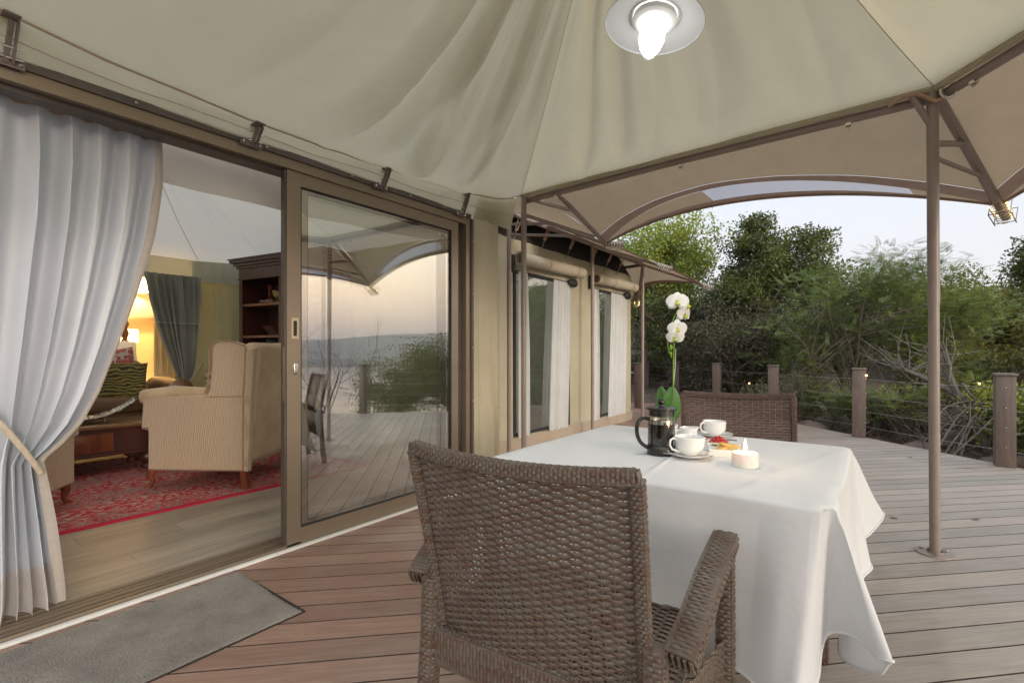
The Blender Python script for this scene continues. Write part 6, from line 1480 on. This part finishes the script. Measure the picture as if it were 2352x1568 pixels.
# rustic log fence far behind
lf = thing('log_fence', 'rustic log fence on the slope behind the far end of the deck', 'fence', PD(1530, 860, 17)); m_log = M('brown log', (.10, .06, .045), (.16, .10, .08), scale=6, rough=.9)
for zv in (797, 835):
    mb = MB(); mb.tube(smooth_path([PD(1400, zv + 6, 17.5), PD(1500, zv, 17), PD(1560, zv + 3, 16.6), PD(1630, zv + 12, 16)], 3), .055 if zv < 800 else .035, 8); obj('rail', mb, m_log, lf, world=True)
for u, D in ((1440, 17.3), (1513, 17), (1566, 16.5), (1625, 16)):
    p = PD(u, 811, D); q = Vector((p.x, p.y, gz(p.x, p.y) - .1)); top_ = Vector((p.x, p.y, 1.38)); mb = MB(); mb.tube([q, top_], .055, 8); obj('post', mb, m_log, lf, world=True)
mb = MB(); mb.bar(PD(1430, 872, 16.6), PD(1600, 878, 15.9), .3, .25); obj('kerb_beam', mb, m_log, lf, world=True, smooth=False)
# undergrowth that reads as one mass, leaf litter
n = 90000; a = RNG.random(n); D = 13 + 13 * RNG.random(n); u = 1180 + 1500 * a; k_ = (u - 1176) / 1114
x = -.6 * D + .8 * k_ * D; y = .8 * D + .6 * k_ * D
gzv = np.array([gz(x[i], y[i]) for i in range(n)]); hmax = 1.0 + 1.5 * np.abs(np.sin(x * .9 + y * .5)) + .8 * np.sin(x * 2.1 - y) ** 2
hmax = hmax * np.where(u > 2300, .8, 1.0) + np.where(D > 20, .8, 0); z = gzv + hmax * RNG.random(n) ** .7
keep = (x + y > 9.2) & ~((u < 1650) & (D < 17.5))
cn = np.stack([x, y, z], 1)[keep]; n = len(cn); nn = unit(n); nn[:, 2] += .6
obj_u = leaves_obj('undergrowth', cn, unit(n), nn, .10 + .09 * RNG.random(n), .05 + .04 * RNG.random(n), leaf_mat('undergrowth leaves', (.035, .045, .02), (.07, .085, .035), (.12, .135, .055), .7), None, 'stuff'); obj_u['label'] = 'dark undergrowth massed on the slope behind the trees'
n = 9000; u = 1400 + 1100 * RNG.random(n); D = 5.5 + 10 * RNG.random(n); k_ = (u - 1176) / 1114; x = -.6 * D + .8 * k_ * D; y = .8 * D + .6 * k_ * D; keep = (x + y > 8.35); x, y = x[keep], y[keep]; n = len(x)
cn = np.stack([x, y, np.array([gz(x[i], y[i]) + .02 for i in range(n)])], 1); nn = RNG.normal(size=(n, 3)) * .4; nn[:, 2] += 1; dd_ = unit(n); dd_[:, 2] *= .25
o = leaves_obj('leaf_litter', cn, dd_, nn, .03 + .05 * RNG.random(n), .015 + .02 * RNG.random(n), l_brown, None, 'stuff'); o['label'] = 'dry leaf litter scattered on the soil'
# small warm lights strung along the rail
for i, (u, v, D) in enumerate(((1990, 862, 6.55), (2249, 881, 6.4), (1721, 880, 9.0), (1994 - 230, 926 - 45, 9.0))[:3]):
    p = PD(u, v, D); t = thing('fairy_light', ('warm fairy light glowing at the middle rail post', 'warm fairy light glowing between the pole and the near post', 'tiny warm fairy light far off left of the middle post')[i], 'light', p)
    mb = MB(); mb.ball(p, .014, 10, 7); obj('bulb', mb, m_bulb, t, world=True); mb = MB(); mb.tube([p + Vector((0, 0, .012)), p + Vector((.01, 0, .05)), p + Vector((.06, .02, .075))], .003, 5); obj('cord', mb, m_bark2, t, world=True)

# ------------------------------------------------------------------ morning haze over lake and hills
hz = MB(); hz.b2((-3400, -3700, -29), (3500, 3900, 175))
m_haze = bpy.data.materials.new('morning haze'); m_haze.use_nodes = True; hn = m_haze.node_tree; hn.nodes.remove(hn.nodes['Principled BSDF'])
pv = hn.nodes.new('ShaderNodeVolumePrincipled'); pv.inputs['Density'].default_value = .0004; pv.inputs['Color'].default_value = (.93, .94, .97, 1)
hn.links.new(pv.outputs[0], hn.nodes['Material Output'].inputs['Volume'])
obj('haze', hz, m_haze, None, smooth=False, kind='stuff')

rl = random.Random(3); lm_ = MB(); lm_.grid(lambda a, t: Vector(((a - .5) * .05, (t - .5) * .028 * (1 - (2 * a - 1) ** 2) ** .5 if 0 < a < 1 else 0, .004 + .006 * (2 * a - 1) ** 2)), 6, 2)
lme = None; spots_ = [(1.1, 5.4, 'near the right post'), (.55, 4.6, 'behind the tall pole'), (-.9, 6.4, 'beyond the dark chair'), (.75, 2.75, 'right of the table'), (.3, 6.9, 'close under the cable rail'), (-1.95, 1.75, 'by the door sill strip'), (.1, 4.3, 'just left of the tall pole')]
for x, y, wh in spots_:
    if lme is None: o = obj('fallen_leaf', lm_, l_brown, None, smooth=2); lme = o.data
    else: o = bpy.data.objects.new('fallen_leaf', lme); COL.objects.link(o)
    o.location = (x, y, .001); o.rotation_euler = (0, 0, rl.uniform(0, 6)); tag(o, 'dry curled leaf lying on the deck ' + wh, 'leaf', 'dry leaves fallen on the deck')
